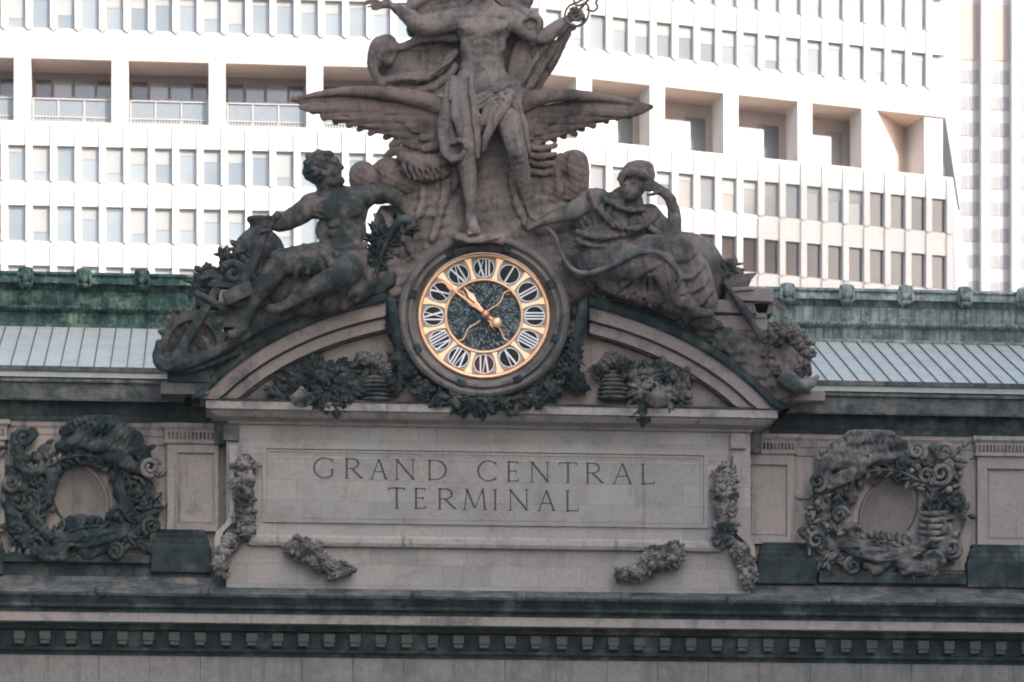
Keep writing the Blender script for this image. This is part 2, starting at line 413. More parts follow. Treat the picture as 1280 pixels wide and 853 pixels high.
# attic wall of both wings (y = 0) down to the cornice, and the storey below it down to the street
mb = MB(); mb.box(XL, XR, 0, 1.6, ZC(752), ZC(505)); part(mb, 'attic_wall', 'wall')
mb = MB(); mb.box(XL, XR, -.5, 1.6, 0, ZC(823,-.5)); mb.box(XL, XR, 1.6, 44, 0, ZC(495)); part(mb, 'lower_wall', 'frieze')
# vertical joints of the big frieze blocks: thin recessed lines modelled as separate slabs
mb = MB(); 
for i in range(-5, 27):
    u = 60+i*63.5; mb.box(X(u,-.5)-.012, X(u,-.5)+.012, -.508, -.45, ZC(1020,-.5), ZC(823,-.5))
part(mb, 'block_joints', 'sootmid')

# main cornice
def P(y, v): return (-y, ZC(v, y))
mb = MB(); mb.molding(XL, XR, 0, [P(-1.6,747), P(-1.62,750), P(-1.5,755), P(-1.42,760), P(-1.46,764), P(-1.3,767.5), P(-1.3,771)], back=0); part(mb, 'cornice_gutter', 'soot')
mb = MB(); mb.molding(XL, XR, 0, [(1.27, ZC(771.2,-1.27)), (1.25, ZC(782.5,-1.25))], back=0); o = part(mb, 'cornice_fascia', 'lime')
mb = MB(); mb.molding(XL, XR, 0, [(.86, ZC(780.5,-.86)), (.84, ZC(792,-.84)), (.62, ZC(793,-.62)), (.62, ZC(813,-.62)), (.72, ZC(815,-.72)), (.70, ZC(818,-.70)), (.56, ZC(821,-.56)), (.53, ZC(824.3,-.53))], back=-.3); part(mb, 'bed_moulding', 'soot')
md = MB(); md.pbox(-8, 6, 795, 805.5, -.92, -.61); md.pbox(-6.8, 4.8, 805.8, 810.5, -.88, -.61)
first = None
for i in range(-1, 41):
    u = 24+i*32.3
    if first is None:
        first = md.build('dentil', M['dentil'], ST); first.modifiers.new('b','BEVEL').width = .012; x0 = X(-1,-.9); d = first
        d.location.x += X(u,-.9)-x0
    else:
        d = first.copy(); COL.objects.link(d); d.parent = ST; d.location.x = first.location.x+(X(u,-.9)-X(24-32.3,-.9))
for i in range(-1, 10):    # lion masks on the gutter
    u = 129+i*131.5-4
    mb = MB(); c = UV(u, 743+0.0*u, -1.66); mb.ball((c[0],c[1],c[2]-.06), (.16,.10,.15), 8, 6, .25); mb.ball((c[0],c[1]-.09,c[2]-.10), (.07,.06,.06), 6, 4)
    for s_ in (-1,1): mb.ball((c[0]+s_*.11,c[1],c[2]+.05), (.05,.05,.06), 6, 4)
    part(mb, 'lion_mask', 'sootmid', smooth=True)
# sloping weathering above the cornice
mb = MB(); mb.molding(XL, XR, 0, [(.35, ZC(727,-.35)), (.42, ZC(733,-.42)), (1.55, ZC(746.2,-1.55)), (1.55, ZC(747.5,-1.55))], back=0); part(mb, 'cornice_weathering', 'sootmid')

# wings: string mouldings, dark frieze, parapet
def wing(u0, u1):
    x0, x1 = X(u0,0), X(u1,0)
    mb = MB(); mb.molding(x0, x1, 0, [(.66, ZC(483,-.66)), (.66, ZC(487,-.66)), (.55, ZC(488,-.55)), (.55, ZC(506,-.55)), (.62, ZC(507,-.62)), (.60, ZC(510,-.6)), (.2, ZC(509,-.2))], back=1.2, ends=False); part(mb, 'parapet', 'sootmid')
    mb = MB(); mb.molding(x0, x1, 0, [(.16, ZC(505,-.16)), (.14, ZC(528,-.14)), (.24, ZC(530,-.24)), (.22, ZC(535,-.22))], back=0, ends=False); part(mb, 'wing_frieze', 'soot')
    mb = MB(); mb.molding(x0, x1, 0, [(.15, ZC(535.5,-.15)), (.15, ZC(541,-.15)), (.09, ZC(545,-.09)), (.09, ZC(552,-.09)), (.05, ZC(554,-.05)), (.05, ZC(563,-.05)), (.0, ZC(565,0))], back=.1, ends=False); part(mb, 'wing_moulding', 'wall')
wing(-330, 262); wing(962, 1610)
def block(u0,u1,v0,v1,yf,yb,name,mat,pu,bevel=.01):
    mb = MB(); mb.pbox(u0,u1,v0,v1,yf,yb,pu); return part(mb, name, mat, bevel=bevel)
def pilaster(u0, u1, vt, vb, p0, p1, q0, q1, b0, b1, bt, bb, pu):
    """shaft with recessed panel, cap and stepped dark base"""
    yf = -.28
    x0,x1 = X(u0,yf), X(u1,yf); zt, zb = Z(pu,vt,yf), Z(pu,vb,yf); a0,a1 = X(p0,yf), X(p1,yf); c1, c0 = Z(pu,q0,yf), Z(pu,q1,yf)
    mb = MB(); mb.box(x0,a0,yf,0,zb,zt); mb.box(a1,x1,yf,0,zb,zt); mb.box(a0,a1,yf,0,c1,zt); mb.box(a0,a1,yf,0,zb,c0)
    i = .08
    mb.box(a0,a1,-.17,.0,c0,c1)
    o = part(mb, 'pilaster', 'wall')
    mb = MB(); mb.box(a0+i,a1-i,-.20,-.165,c0+i,c1-i); mb.build('pilaster_panel', M['wall'], o)
    mb = MB(); z = Z(pu,vt,yf); mb.molding(x0, x1, yf, [(.16,z+.62),(.16,z+.5),(.08,z+.42),(.06,z+.12),(.09,z+.08),(.09,z+.03),(.02,z)], back=0)
    mb.build('capital', M['wall'], o)
    mb = MB(); k = int((x1-x0)/.11)
    for j in range(k): xx = x0+(j+.5)*(x1-x0)/k; mb.box(xx-.03, xx+.03, yf-.10, yf-.05, z+.16, z+.36)
    mb.build('capital_beading', M['relief'], o)
    mb = MB(); yb = -.45; X0, X1 = X(b0,yb), X(b1,yb); z1, z0 = Z(pu,bt,yb), Z(pu,bb,yb); h = z1-z0
    mb.molding(X0+.28, X1-.28, -.22, [(.10,z1),(.10,z1-.10*h),(.16,z1-.13*h),(.16,z1-.22*h),(.22,z1-.26*h),(.22,z1-.36*h),(.28,z1-.42*h),(.28,z0)], back=0)
    mb.build('pilaster_base', M['soot'], o, bevel=.025)
pilaster(209,273, 556,664, 222,268, 566,656, 189,264, 661,716, 240)
pilaster(930,993, 569,680, 937,984, 581,671, 947,1020, 677,730, 970)
pilaster(1222,1300, 572,690, 1234,1290, 586,675, 1209,1312, 680,735, 1250)
pilaster(-70,6, 551,664, -60,-6, 561,650, -80,5, 661,718, -30)
# plain plinth under each wing, and a dark ledge under the wreaths
for a,b,pu in ((-330,276,100),(938,1610,1110)):
    block(a,b, 702+(16 if pu > 600 else 0), 742+(14 if pu > 600 else 0), -.20, 0, 'plinth', 'sootmid', pu)
block(4,188, 693,703, -.55, 0, 'relief_ledge', 'soot', 100); block(1024,1208, 715,729, -.55, 0, 'relief_ledge', 'soot', 1110)
block(4,188, 703,738, -.32, 0, 'relief_ledge', 'soot', 100); block(1024,1208, 729,742, -.32, 0, 'relief_ledge', 'soot', 1110)
block(10,186, 545,690, -.10, .05, 'relief_panel', 'wall', 100, 0); block(1018,1212, 562,712, -.10, .05, 'relief_panel', 'wall', 1110, 0)

# ------------------------------------------------------------------ centre pavilion
YT = -.9
mb = MB(); mb.box(X(283,YT), X(938,YT), YT, .02, ZC(748,YT), ZC(530,YT)); part(mb, 'tablet_wall', 'tablet')
mb = MB(); mb.box(X(268,-.5), X(952,-.5), -.5, .02, ZC(560,-.5), ZC(525,-.5)); part(mb, 'pavilion_shoulder', 'sootmid')
def fr(mb, u0,u1,v0,v1, wd, yf, yb):      # picture-frame border
    mb.pbox(u0,u1,v0,v0+wd,yf,yb); mb.pbox(u0,u1,v1-wd,v1,yf,yb); mb.pbox(u0,u0+wd,v0+wd,v1-wd,yf,yb); mb.pbox(u1-wd,u1,v0+wd,v1-wd,yf,yb)
mb = MB(); mb.pbox(303, 910, 557.5, 573, YT-.14, YT-.0); mb.pbox(310, 902, 573, 684.5, YT-.14, YT-.0); TP = part(mb, 'tablet_panel', 'tablet', bevel=.015)
mb = MB(); fr(mb, 328,885, 560,656.5, 5, YT-.21, YT-.14); fr(mb, 334,879, 566,651, 3, YT-.17, YT-.141); mb.build('tablet_frame', M['tablet'], TP)
mb = MB(); mb.molding(X(312,YT-.14), X(900,YT-.14), YT-.14, [(.0,ZC(672,YT-.14)),(.07,ZC(675,YT-.2)),(.08,ZC(681,YT-.22)),(.03,ZC(685.5,YT-.17))], back=YT, ends=False); mb.build('tablet_sill', M['lime'], TP)
# lettering: Roman capitals cut as strokes
def glyph(mb, ch, u0, u1, vt, vb, y, pu):
    w, h = u1-u0, vb-vt; T, t = 2.5, 1.35
    def st(a, b, wd):
        (x0,y0),(x1,y1) = (u0+a[0]*w, vt+a[1]*h), (u0+b[0]*w, vt+b[1]*h)
        L = math.hypot(x1-x0,y1-y0) or 1; nx, ny = -(y1-y0)/L*wd/2, (x1-x0)/L*wd/2
        q = [W(x, yy, y) for x,yy in ((x0+nx,y0+ny),(x1+nx,y1+ny),(x1-nx,y1-ny),(x0-nx,y0-ny))]
        mb.add([tuple(p) for p in q]+[(p[0],p[1]+.02,p[2]) for p in q], [(0,1,2,3),(7,6,5,4),(0,4,5,1),(1,5,6,2),(2,6,7,3),(3,7,4,0)])
    def arc(cx, cy, rx, ry, a0, a1, wd0, wd1, n=9):
        pr = None
        for i in range(n+1):
            a = math.radians(a0+(a1-a0)*i/n); p = (cx+rx*math.cos(a), cy-ry*math.sin(a))
            if pr: st(pr, p, wd0+(wd1-wd0)*abs(math.cos(a)))
            pr = p
    sf = 2.6/w
    def serif(x, yv, l=1.0): st((x-sf*l, yv), (x+sf*l, yv), 1.1)
    def stem(x, wd=T, a=0, b=1): st((x,a),(x,b),wd); serif(x,a) if a == 0 else None; serif(x,b) if b == 1 else None
    if ch == 'I': stem(.5)
    if ch == 'T': stem(.5, T, .0, 1); st((0,.02),(1,.02),t); st((.01,0),(.01,.14),t); st((.99,0),(.99,.14),t)
    if ch == 'L': stem(.2); st((.2,.98),(1,.98),t); st((.98,.84),(.98,1),t)
    if ch == 'E': stem(.2); st((.2,.02),(.95,.02),t); st((.2,.48),(.8,.48),t); st((.2,.98),(1,.98),t); st((.94,0),(.94,.13),t); st((.98,.86),(.98,1),t); st((.8,.42),(.8,.56),t)
    if ch == 'N': stem(.12,t); stem(.9,t); st((.1,0),(.92,1),T)
    if ch == 'M': st((.16,0),(.06,1),t); st((.16,0),(.5,.95),T); st((.5,.95),(.84,0),t); st((.84,0),(.94,1),T); serif(.06,1); serif(.94,1); serif(.14,0,.8); serif(.86,0,.8)
    if ch == 'A': st((.5,0),(.08,1),t); st((.5,0),(.92,1),T); st((.26,.64),(.76,.64),t); serif(.08,1); serif(.92,1)
    if ch == 'D': stem(.16); st((.16,.02),(.45,.02),t); st((.16,.98),(.45,.98),t); arc(.45,.5,.53,.48,90,-90,t,T)
    if ch in 'CG':
        arc(.56,.5,.54,.5,48,312,t,T,14); st((.95,.04),(.95,.24),t)
        if ch == 'G': st((.93,.58),(.93,.90),T); serif(.93,.58)
        else: st((.95,.78),(.95,.95),t)
    if ch == 'R':
        stem(.18); st((.18,.02),(.48,.02),t); st((.18,.5),(.48,.5),t); arc(.48,.26,.28,.24,90,-90,t,T,7); st((.42,.5),(.92,.99),T); st((.86,.99),(1.0,.97),t)

mb = MB(); yl = YT-.146
row1 = zip('GRANDCENTRAL', [(392,417),(429,454),(463,484),(493,519),(533,558),(597,621),(633,648),(662,687),(699,721),(730,755),(766,790),(800,818)])
row2 = zip('TERMINAL', [(486,506),(517,532),(545,571),(579,608),(616,622),(635,661),(672,694),(706,723)])
INS = []
for ch,(a,b) in row1: s_ = .0187*(a-395); mb = MB(); glyph(mb, ch, a, b, 572.6+s_, 597.6+s_, yl, a); mb.build('letter', M['letter'], TP)
for ch,(a,b) in row2: s_ = .0160*(a-486); mb = MB(); glyph(mb, ch, a, b, 610.0+s_, 635.6+s_, yl, a); mb.build('letter', M['letter'], TP)

# side scroll consoles
for sgn, uo, du in ((-1, 287, 0), (1, 925, 14)):
    pts = [(uo, 556+du*.9), (uo, 600+du), (uo, 640+du), (uo+sgn*4, 652+du), (uo+sgn*12, 660+du), (uo+sgn*18, 668+du), (uo+sgn*19, 690+du), (uo+sgn*17, 700+du)]
    mb = MB()
    q = cr([np.array(p,float) for p in pts], 4)
    for i in range(len(q)-1):
        (a,b),(c,d) = q[i], q[i+1]; inn = -sgn*9
        V = [W(a,b,YT-.32), W(c,d,YT-.32), W(c+inn,d,YT-.32), W(a+inn,b,YT-.32)]
        mb.add([tuple(p) for p in V]+[(p[0],YT+.5,p[2]) for p in V], [(0,1,2,3),(4,7,6,5),(0,4,5,1),(3,2,6,7),(0,3,7,4),(1,5,6,2)])
    mb2 = MB(); mb2.pbox(uo-(12 if sgn > 0 else 8), uo+(8 if sgn > 0 else 12), 536, 556, YT-.16, -.4); part(mb2, 'console_cap', 'sootmid' if sgn < 0 else 'wall', bevel=.03)
    part(mb, 'console', 'lime' if sgn < 0 else 'wall')

# pediment entablature
mb = MB(); mb.molding(X(291,YT), X(934,YT), YT, [(.80,ZC(506,-1.7)),(.80,ZC(516.5,-1.7)),(.66,ZC(518,-1.56)),(.62,ZC(521,-1.52)),(.50,ZC(526,-1.4)),(.30,ZC(529,-1.2)),(.16,ZC(531.5,-1.06)),(.10,ZC(535,-1.0)),(0,ZC(536,-.9))], back=.3)
part(mb, 'pediment_cornice', 'lime')
mb = MB(); mb.molding(X(291,YT), X(934,YT), YT, [(.83,ZC(503.5,-1.73)),(.83,ZC(506.3,-1.73))], back=.3); part(mb, 'pediment_cornice_edge', 'soot')
# segmental arch halves
EC = (609.5, 623.0); EA, EB = 420.0, 272.0
def arcpt(w, t, v_floor=504.5):
    """point at half-width w on the outer ellipse, moved t px inwards"""
    th = math.asin(min(.999, w/EA)); x, y = EA*math.sin(th), -EB*math.cos(th)
    nx, ny = x/EA**2, y/EB**2; L = math.hypot(nx,ny); x -= nx/L*t; y -= ny/L*t
    return x, EC[1]+y
def band(mb, s, w0, w1, t0, t1, yf, yb, n=26, cut=127):
    row = []
    for i in range(n+1):
        w = w0+(w1-w0)*i/n; a = arcpt(w, t0); b = arcpt(w, t1); q = []
        for x, v in (a, b):
            x = max(x, cut)
            q.append((EC[0]+s*x, min(v, 504.5)))
        row.append(q)
    Pn = []
    for q in row:
        for (u,v) in q: Pn.append(UV(u,v,yf))
        for (u,v) in q: p = UV(u,v,yf); Pn.append((p[0],yb,p[2]))
    F = []
    for i in range(n):
        a, b = 4*i, 4*i+4
        F += [(a,b,b+1,a+1),(a+2,a+3,b+3,b+2),(a,a+2,b+2,b),(a+1,b+1,b+3,a+3)]
    F += [(0,1,3,2),(4*n,4*n+2,4*n+3,4*n+1)]; mb.add(Pn,F)
for s in (-1,1):
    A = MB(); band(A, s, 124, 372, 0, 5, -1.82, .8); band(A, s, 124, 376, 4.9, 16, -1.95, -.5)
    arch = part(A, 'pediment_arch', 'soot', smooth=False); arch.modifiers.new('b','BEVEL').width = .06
    A = MB(); band(A, s, 127, 392, 15.5, 33, -1.78, -.5); A.build('arch_fascia', M['arch'], arch)
    A = MB(); band(A, s, 130, 400, 32.5, 37, -1.45, -.5); A.build('arch_groove', M['sootmid'], arch)  # shadow line between the bands put into a darker stone colour
    A = MB(); band(A, s, 136, 404, 36.5, 49, -1.6, -.5); A.build('arch_moulding', M['arch'], arch)
    A = MB(); band(A, s, 137, 410, 48.5, 53, -1.35, -.5); A.build('arch_inner_moulding', M['sootmid'], arch)
    # scrolled bracket closing the broken end
    A = MB(); c = UV(609.5+s*120, 392, -1.7)
    A.tube([W(609.5+s*123,372,-1.9),W(609.5+s*119,385,-2.0),W(609.5+s*117,402,-1.9),W(609.5+s*112,430,-1.8),W(609.5+s*108,460,-1.75),W(609.5+s*112,490,-1.7)], [.10,.16,.19,.14,.12,.13], 10)
    A.build('arch_bracket', M['reliefd'], arch, smooth=True)
# tympanum wall filling the arch
T = MB(); n = 60; top = []
for i in range(n+1):
    w = -392+784*i/n; x, v = arcpt(abs(w), 40); top.append((609.5+(x if w > 0 else -x), min(v,504)))
Pn = [UV(u,v,-1.15) for u,v in top]+[UV(u,506,-1.15) for u,v in top]; m_ = len(Pn)
Pn += [(p[0],-.2,p[2]) for p in Pn]; F = []
for i in range(n): F += [(i,i+1,n+2+i,n+1+i),(m_+i,m_+n+1+i,m_+n+2+i,m_+i+1),(i,m_+i,m_+i+1,i+1)]
T.add(Pn,F); part(T, 'tympanum', 'arch', fix=False)

# clock surround
CX, CY = 605.0, 395.0; ASP = .947
def ringpt(r, a, y): return W(CX+r*math.sin(a), CY-r*ASP*math.cos(a), y)
def lathe(mb, prof, n=96, close=False):
    Pn = []; F = []
    for i in range(n):
        for r, y in prof: Pn.append(tuple(ringpt(r, 2*PI*i/n, y)))
    k = len(prof)
    for i in range(n):
        j = (i+1)%n
        for q in range(k if close else k-1): q2 = (q+1)%k; F.append((i*k+q, i*k+q2, j*k+q2, j*k+q))
    mb.add(Pn,F)
R_ = MB(); lathe(R_, [(107,-.3),(108,-1.85),(106,-1.98),(102,-2.03),(99,-2.0),(98,-1.9),(96.5,-1.88),(94,-2.0),(91,-2.0),(89.5,-1.86),(88,-1.82),(86,-1.70),(83.5,-1.64),(83.5,-.9)])
RG = part(R_, 'clock_surround', 'ring', smooth=True); RG.modifiers.new('e','EDGE_SPLIT').split_angle = math.radians(50)
for i in range(8):
    b = MB(); a = math.radians(22.5+45*i-8); a2 = a+math.radians(7)
    q = [ringpt(97,a,-2.05),ringpt(97,a2,-2.05),ringpt(89,a2,-2.05),ringpt(89,a,-2.05)]
    b.add([tuple(p) for p in q]+[(p[0],-1.8,p[2]) for p in q], [(0,1,2,3),(4,7,6,5),(0,4,5,1),(1,5,6,2),(2,6,7,3),(3,7,4,0)])
    b.build('surround_bracket', M['soot'], RG, bevel=.02)

# ------------------------------------------------------------------ copper cresting and sloping roof
YC = 7.0
def crest(u0, u1, mat, masks):
    x0, x1 = X(u0,YC), X(u1,YC)
    mb = MB(); mb.molding(x0, x1, YC, [(.30,ZC(351,YC-.3)),(.34,ZC(354,YC-.34)),(.26,ZC(357,YC-.26)),(.32,ZC(361,YC-.32)),(.34,ZC(365,YC-.34)),(.05,ZC(366,YC-.05)),(.0,ZC(374,YC)),(.10,ZC(375,YC-.1)),(.10,ZC(392,YC-.1)),(.2,ZC(394,YC-.2)),(.22,ZC(397,YC-.22)),(.12,ZC(400,YC-.12)),(.02,ZC(402,YC)),(.02,ZC(415,YC)),(.16,ZC(416,YC-.16)),(.18,ZC(419,YC-.18))], back=YC+2, ends=False)
    c = mb.build('copper_cresting', M[mat], ST)
    mb = MB(); k = int((x1-x0)/.14)
    for j in range(k): mb.ball((x0+(j+.5)*.14, YC-.24, ZC(395.5,YC-.24)), .06, 5, 4)
    mb.build('bead_moulding', M[mat], c, smooth=True)
    mb = MB()
    for u in masks:
        mb = MB(); mb.box(X(u,YC)-.2, X(u,YC)+.2, YC-.17, YC, ZC(392,YC-.17), ZC(374.5,YC-.17)); mb.box(X(u,YC)-.13, X(u,YC)+.13, YC-.21, YC, ZC(389,YC-.21), ZC(378,YC-.21))

        mb.build('cresting_block', M[mat], c)
    proto = None
    for u in masks:
        if proto is None:
            mb = MB(); z = ZC(360,YC-.45); xx = X(u,YC)
            mb.ball((xx,YC-.42,z+.12), (.22,.14,.26), 9, 7, .2); mb.ball((xx,YC-.55,z-.02), (.12,.12,.13), 8, 5); mb.ball((xx,YC-.5,z-.2), (.15,.1,.09), 8, 5)
            for s_ in (-1,1): mb.ball((xx+s_*.17,YC-.42,z+.27), (.075,.08,.09), 6, 5); mb.tube([(xx+s_*.2,YC-.42,z+.2),(xx+s_*.22,YC-.4,z-.1),(xx+s_*.08,YC-.4,z-.32)], [.06,.07,.03], 6)
            mb.ball((xx,YC-.35,z+.33), (.20,.1,.07), 8, 4)
            proto = mb.build('lion_mask', M[mat], c, smooth=True); x00 = xx; pl = proto.location.x
        else:
            d = proto.copy(); COL.objects.link(d); d.parent = c; d.matrix_parent_inverse = proto.matrix_parent_inverse.copy(); d.location.x = pl+X(u,YC)-x00
crest(-300, 600, 'copper', [33-73*k for k in (3,2,1)]+[33,105.5,178,251]); crest(600, 1580, 'copper_veil', [982+73.5*k for k in range(-1,7)])
def roof(u0,u1, name, seams, seed):
    yt, yb = YC-.12, .9
    zt, zb = ZC(419,yt), ZC(471,yb)
    x0,x1 = X(u0,3),X(u1,3)
    mb = MB(); mb.add([(x0,yb,zb),(x1,yb,zb),(x1,yt,zt),(x0,yt,zt),(x0,yb,zb-.25),(x1,yb,zb-.25),(x1,yt,zt-.25),(x0,yt,zt-.25)], [(0,1,2,3),(4,7,6,5),(0,4,5,1),(1,5,6,2),(2,6,7,3),(3,7,4,0)])
    r = mb.build(name, M['roof'], ST)
    mb = MB(); mb.box(x0,x1,yb-.05,yb+.35,zb-.08,zb+.07); mb.build('roof_edge', M['sootmid'], r)
    n = int((x1-x0)/.50)
    mb = MB()
    for j in range(n):
        x = x0+.2+j*.50
        mb.add([(x-.014,yb,zb-.05),(x+.014,yb,zb-.05),(x+.014,yt,zt-.05),(x-.014,yt,zt-.05),(x-.014,yb,zb+.045),(x+.014,yb,zb+.045),(x+.014,yt,zt+.045),(x-.014,yt,zt+.045)], [(0,3,2,1),(4,5,6,7),(0,1,5,4),(1,2,6,5),(2,3,7,6),(3,0,4,7)])
        mb.ball((x,yb+.02,zb+.02), (.05,.05,.06), 6, 4)
    mb.build('roof_seams', M['seam'], r)
roof(-300, 1580, 'sloping_roof', True, 1)
# block behind the sculpture group carrying it (top of the pavilion)
mb = MB(); mb.box(X(283,-.9), X(938,-.9), -.2, 1.6, ZC(530,-.2), ZC(430,-.2)); mb.box(X(400,-.2), X(820,-.2), -.3, 1.6, ZC(440,-.2), ZC(372,-.3)); part(mb, 'pavilion_attic', 'sootmid')
mb = MB(); mb.box(XL, XR, 9.0, 44, ZC(560), ZC(352,YC)-.3); part(mb, 'roof_deck', 'sootmid')

# ------------------------------------------------------------------ clock
CK = empty('wall_clock', tuple(map(float,ringpt(0,0,-1.6))), 'large round gilded clock with Roman numerals set in the stone ring over the tablet', 'clock')
def cpart(mb, n, m, parent=CK, **k): return mb.build(n, M[m], parent, **k)
mb = MB(); lathe(mb, [(0.01,-1.60),(82,-1.60),(82,-1.2),(.01,-1.2)]); cpart(mb, 'dial_plate', 'plate')
mb = MB(); lathe(mb, [(77.3,-1.6),(78,-1.70),(80,-1.73),(82.2,-1.72),(83.2,-1.62)]); cpart(mb, 'outer_ring', 'gold', smooth=True)
mb = MB(); lathe(mb, [(74.9,-1.6),(75.3,-1.64),(76.2,-1.64),(76.6,-1.6)]); cpart(mb, 'minute_track', 'goldd', smooth=True)
mb = MB(); lathe(mb, [(45.5,-1.6),(46.2,-1.69),(48,-1.71),(49.6,-1.69),(50.2,-1.6)]); cpart(mb, 'inner_ring', 'gold', smooth=True)
mb = MB(); lathe(mb, [(0.01,-1.622),(46,-1.622),(46,-1.3),(.01,-1.3)]); cpart(mb, 'dial_center', 'dial')
def poly_px(mb, pts, yf, yb):
    q = [W(x,y,yf) for x,y in pts]; n = len(q)
    mb.add([tuple(p) for p in q]+[(p[0],yb,p[2]) for p in q], [tuple(range(n)), tuple(range(n,2*n))[::-1]]+[(i,n+i,n+(i+1)%n,(i+1)%n) for i in range(n)])
def loc_px(cr_, ang, x, y):      # local frame at radius cr_, angle ang (clockwise from XII): x right, y outward
    X_ = (cr_+y)*math.sin(ang)+x*math.cos(ang); Y_ = (cr_+y)*math.cos(ang)-x*math.sin(ang)
    return (CX+X_, CY-Y_*ASP)
for i in range(12):
    a = math.radians(15+30*i); mb = MB()
    poly_px(mb, [loc_px(0,a,x,y) for x,y in ((-3.6,49.5),(3.6,49.5),(2.0,55),(1.7,63),(2.6,71),(5.0,77.6),(-5.0,77.6),(-2.6,71),(-1.7,63),(-2.0,55))], -1.67, -1.6); cpart(mb, 'spoke', 'gold')
NUM = ['XII','I','II','III','IIII','V','VI','VII','VIII','IX','X','XI']
for i, s_ in enumerate(NUM):
    a = math.radians(30*i); mb = MB()
    ring = [loc_px(63.4,a,12.0*math.cos(t),11.6*math.sin(t)) for t in np.linspace(0,2*PI,28)[:-1]]
    poly_px(mb, ring, -1.63, -1.6); cart = cpart(mb, 'cartouche', 'discr' if s_ == 'VI' else 'discd')
    mb = MB(); rg = []
    for r0 in (12.9, 11.9): rg.append([loc_px(63.4,a,r0*math.cos(t)*1.02,r0*math.sin(t)) for t in np.linspace(0,2*PI,29)[:-1]])
    A = [tuple(W(x,y,-1.65)) for x,y in rg[0]]; B = [tuple(W(x,y,-1.65)) for x,y in rg[1]]; n = 28
    A2 = [(p[0],-1.6,p[2]) for p in A]; B2 = [(p[0],-1.6,p[2]) for p in B]
    mb.add(A+B+A2+B2, [(k,(k+1)%n,n+(k+1)%n,n+k) for k in range(n)]+[(k,2*n+k,2*n+(k+1)%n,(k+1)%n) for k in range(n)]+[(n+k,n+(k+1)%n,3*n+(k+1)%n,3*n+k) for k in range(n)])
    mb.build('cartouche_rim', M['white'] , cart)
    wd = {'I':3.4,'V':8.2,'X':8.6}; tot = sum(wd[c] for c in s_)+.5*(len(s_)-1); sc = min(1, 19.5/tot); x = -tot*sc/2; mb = MB(); H = 11.6; yy = -1.655
    def bar(x0,y0,x1,y1,w):
        L = math.hypot(x1-x0,y1-y0); nx, ny = -(y1-y0)/L*w/2, (x1-x0)/L*w/2
        poly_px(mb, [loc_px(63.4,a,*p) for p in ((x0+nx,y0+ny),(x1+nx,y1+ny),(x1-nx,y1-ny),(x0-nx,y0-ny))], yy, -1.62)
    for c in s_:
        w = wd[c]*sc; yy -= .0017
        if c == 'I': bar(x+w/2,-H,x+w/2,H,1.9*max(sc,.85))
        if c == 'V': bar(x+.8,H,x+w/2,-H,2.2); yy -= .0017; bar(x+w-.8,H,x+w/2,-H,1.1)
        if c == 'X': bar(x+.8,H,x+w-.8,-H,2.3); yy -= .0017; bar(x+w-.8,H,x+.8,-H,1.1)
        x += w+.5*sc
    mb.build('numeral', M['white'], cart)
for i in range(4):      # wavy gilt rays over the centre glass
    a = math.radians(45+90*i); mb = MB()
    pts = [ringpt(r, a+.085*math.sin(r*.20)*(1 if i%2 else -1), -1.66) for r in np.linspace(7,46,14)]
    mb.tube(pts, [.022+.012*(k%2) for k in range(14)], 6); cpart(mb, 'ray', 'gold', smooth=True)
mb = MB(); rr = random.Random(4)
for i in range(420):
    a = rr.random()*2*PI; r = 44*math.sqrt(rr.uniform(.06,1)); p = ringpt(r,a,-1.635); q = ringpt(min(45,r+rr.uniform(1.5,4.5)),a+rr.uniform(-.07,.07),-1.635); mb.tube([p,q],[rr.uniform(.010,.028),.004],4)
tag(cpart(mb, 'dial_flecks', 'plate'), kind='stuff')
HX, HY = 607.0, 392.5
def hpt(r, ang, x=0): return (HX+r*math.sin(ang)+x*math.cos(ang), HY-(r*math.cos(ang)-x*math.sin(ang))*ASP)
am = math.radians(-51.2); ah = math.radians(-37.0)
mb = MB(); poly_px(mb, [hpt(r,am,x) for r,x in ((-6,-1.4),(16,-1.5),(18,-3.4),(21,-1.6),(52,-1.3),(57,-3.6),(62,-1.3),(80,0),(62,1.3),(57,3.6),(52,1.3),(21,1.6),(18,3.4),(16,1.5),(-6,1.4))], -1.93, -1.89)
poly_px(mb, [hpt(r,am,x) for r,x in ((-20,-1.8),(-2,-1.6),(-2,1.6),(-20,1.8))], -1.93, -1.89)
mh = cpart(mb, 'minute_hand', 'goldd')
mb = MB(); c = W(*hpt(-18,am), -1.93); mb.ball(c, (.155,.07,.15), 14, 10); mb.build('counterweight', M['gold'], mh, smooth=True)
mb = MB(); poly_px(mb, [hpt(r,ah,x) for r,x in ((-8,-1.3),(20,-1.3),(25,-2.8),(31,-3.6),(34,-1.6),(46,0),(34,1.6),(31,3.6),(25,2.8),(20,1.3),(-8,1.3))], -1.84, -1.80)
poly_px(mb, [hpt(r,ah,x) for r,x in ((-10,-1),(-16,-4.5),(-22,-4.0),(-17,-1.0),(-16,1),(-20,4.2),(-14,4.0),(-9,1.4))], -1.84, -1.80)
cpart(mb, 'hour_hand', 'gold')
mb = MB(); c = W(HX,HY,-1.95); mb.ball(c, (.13,.07,.125), 14, 8); cpart(mb, 'hand_boss', 'goldd', smooth=True)
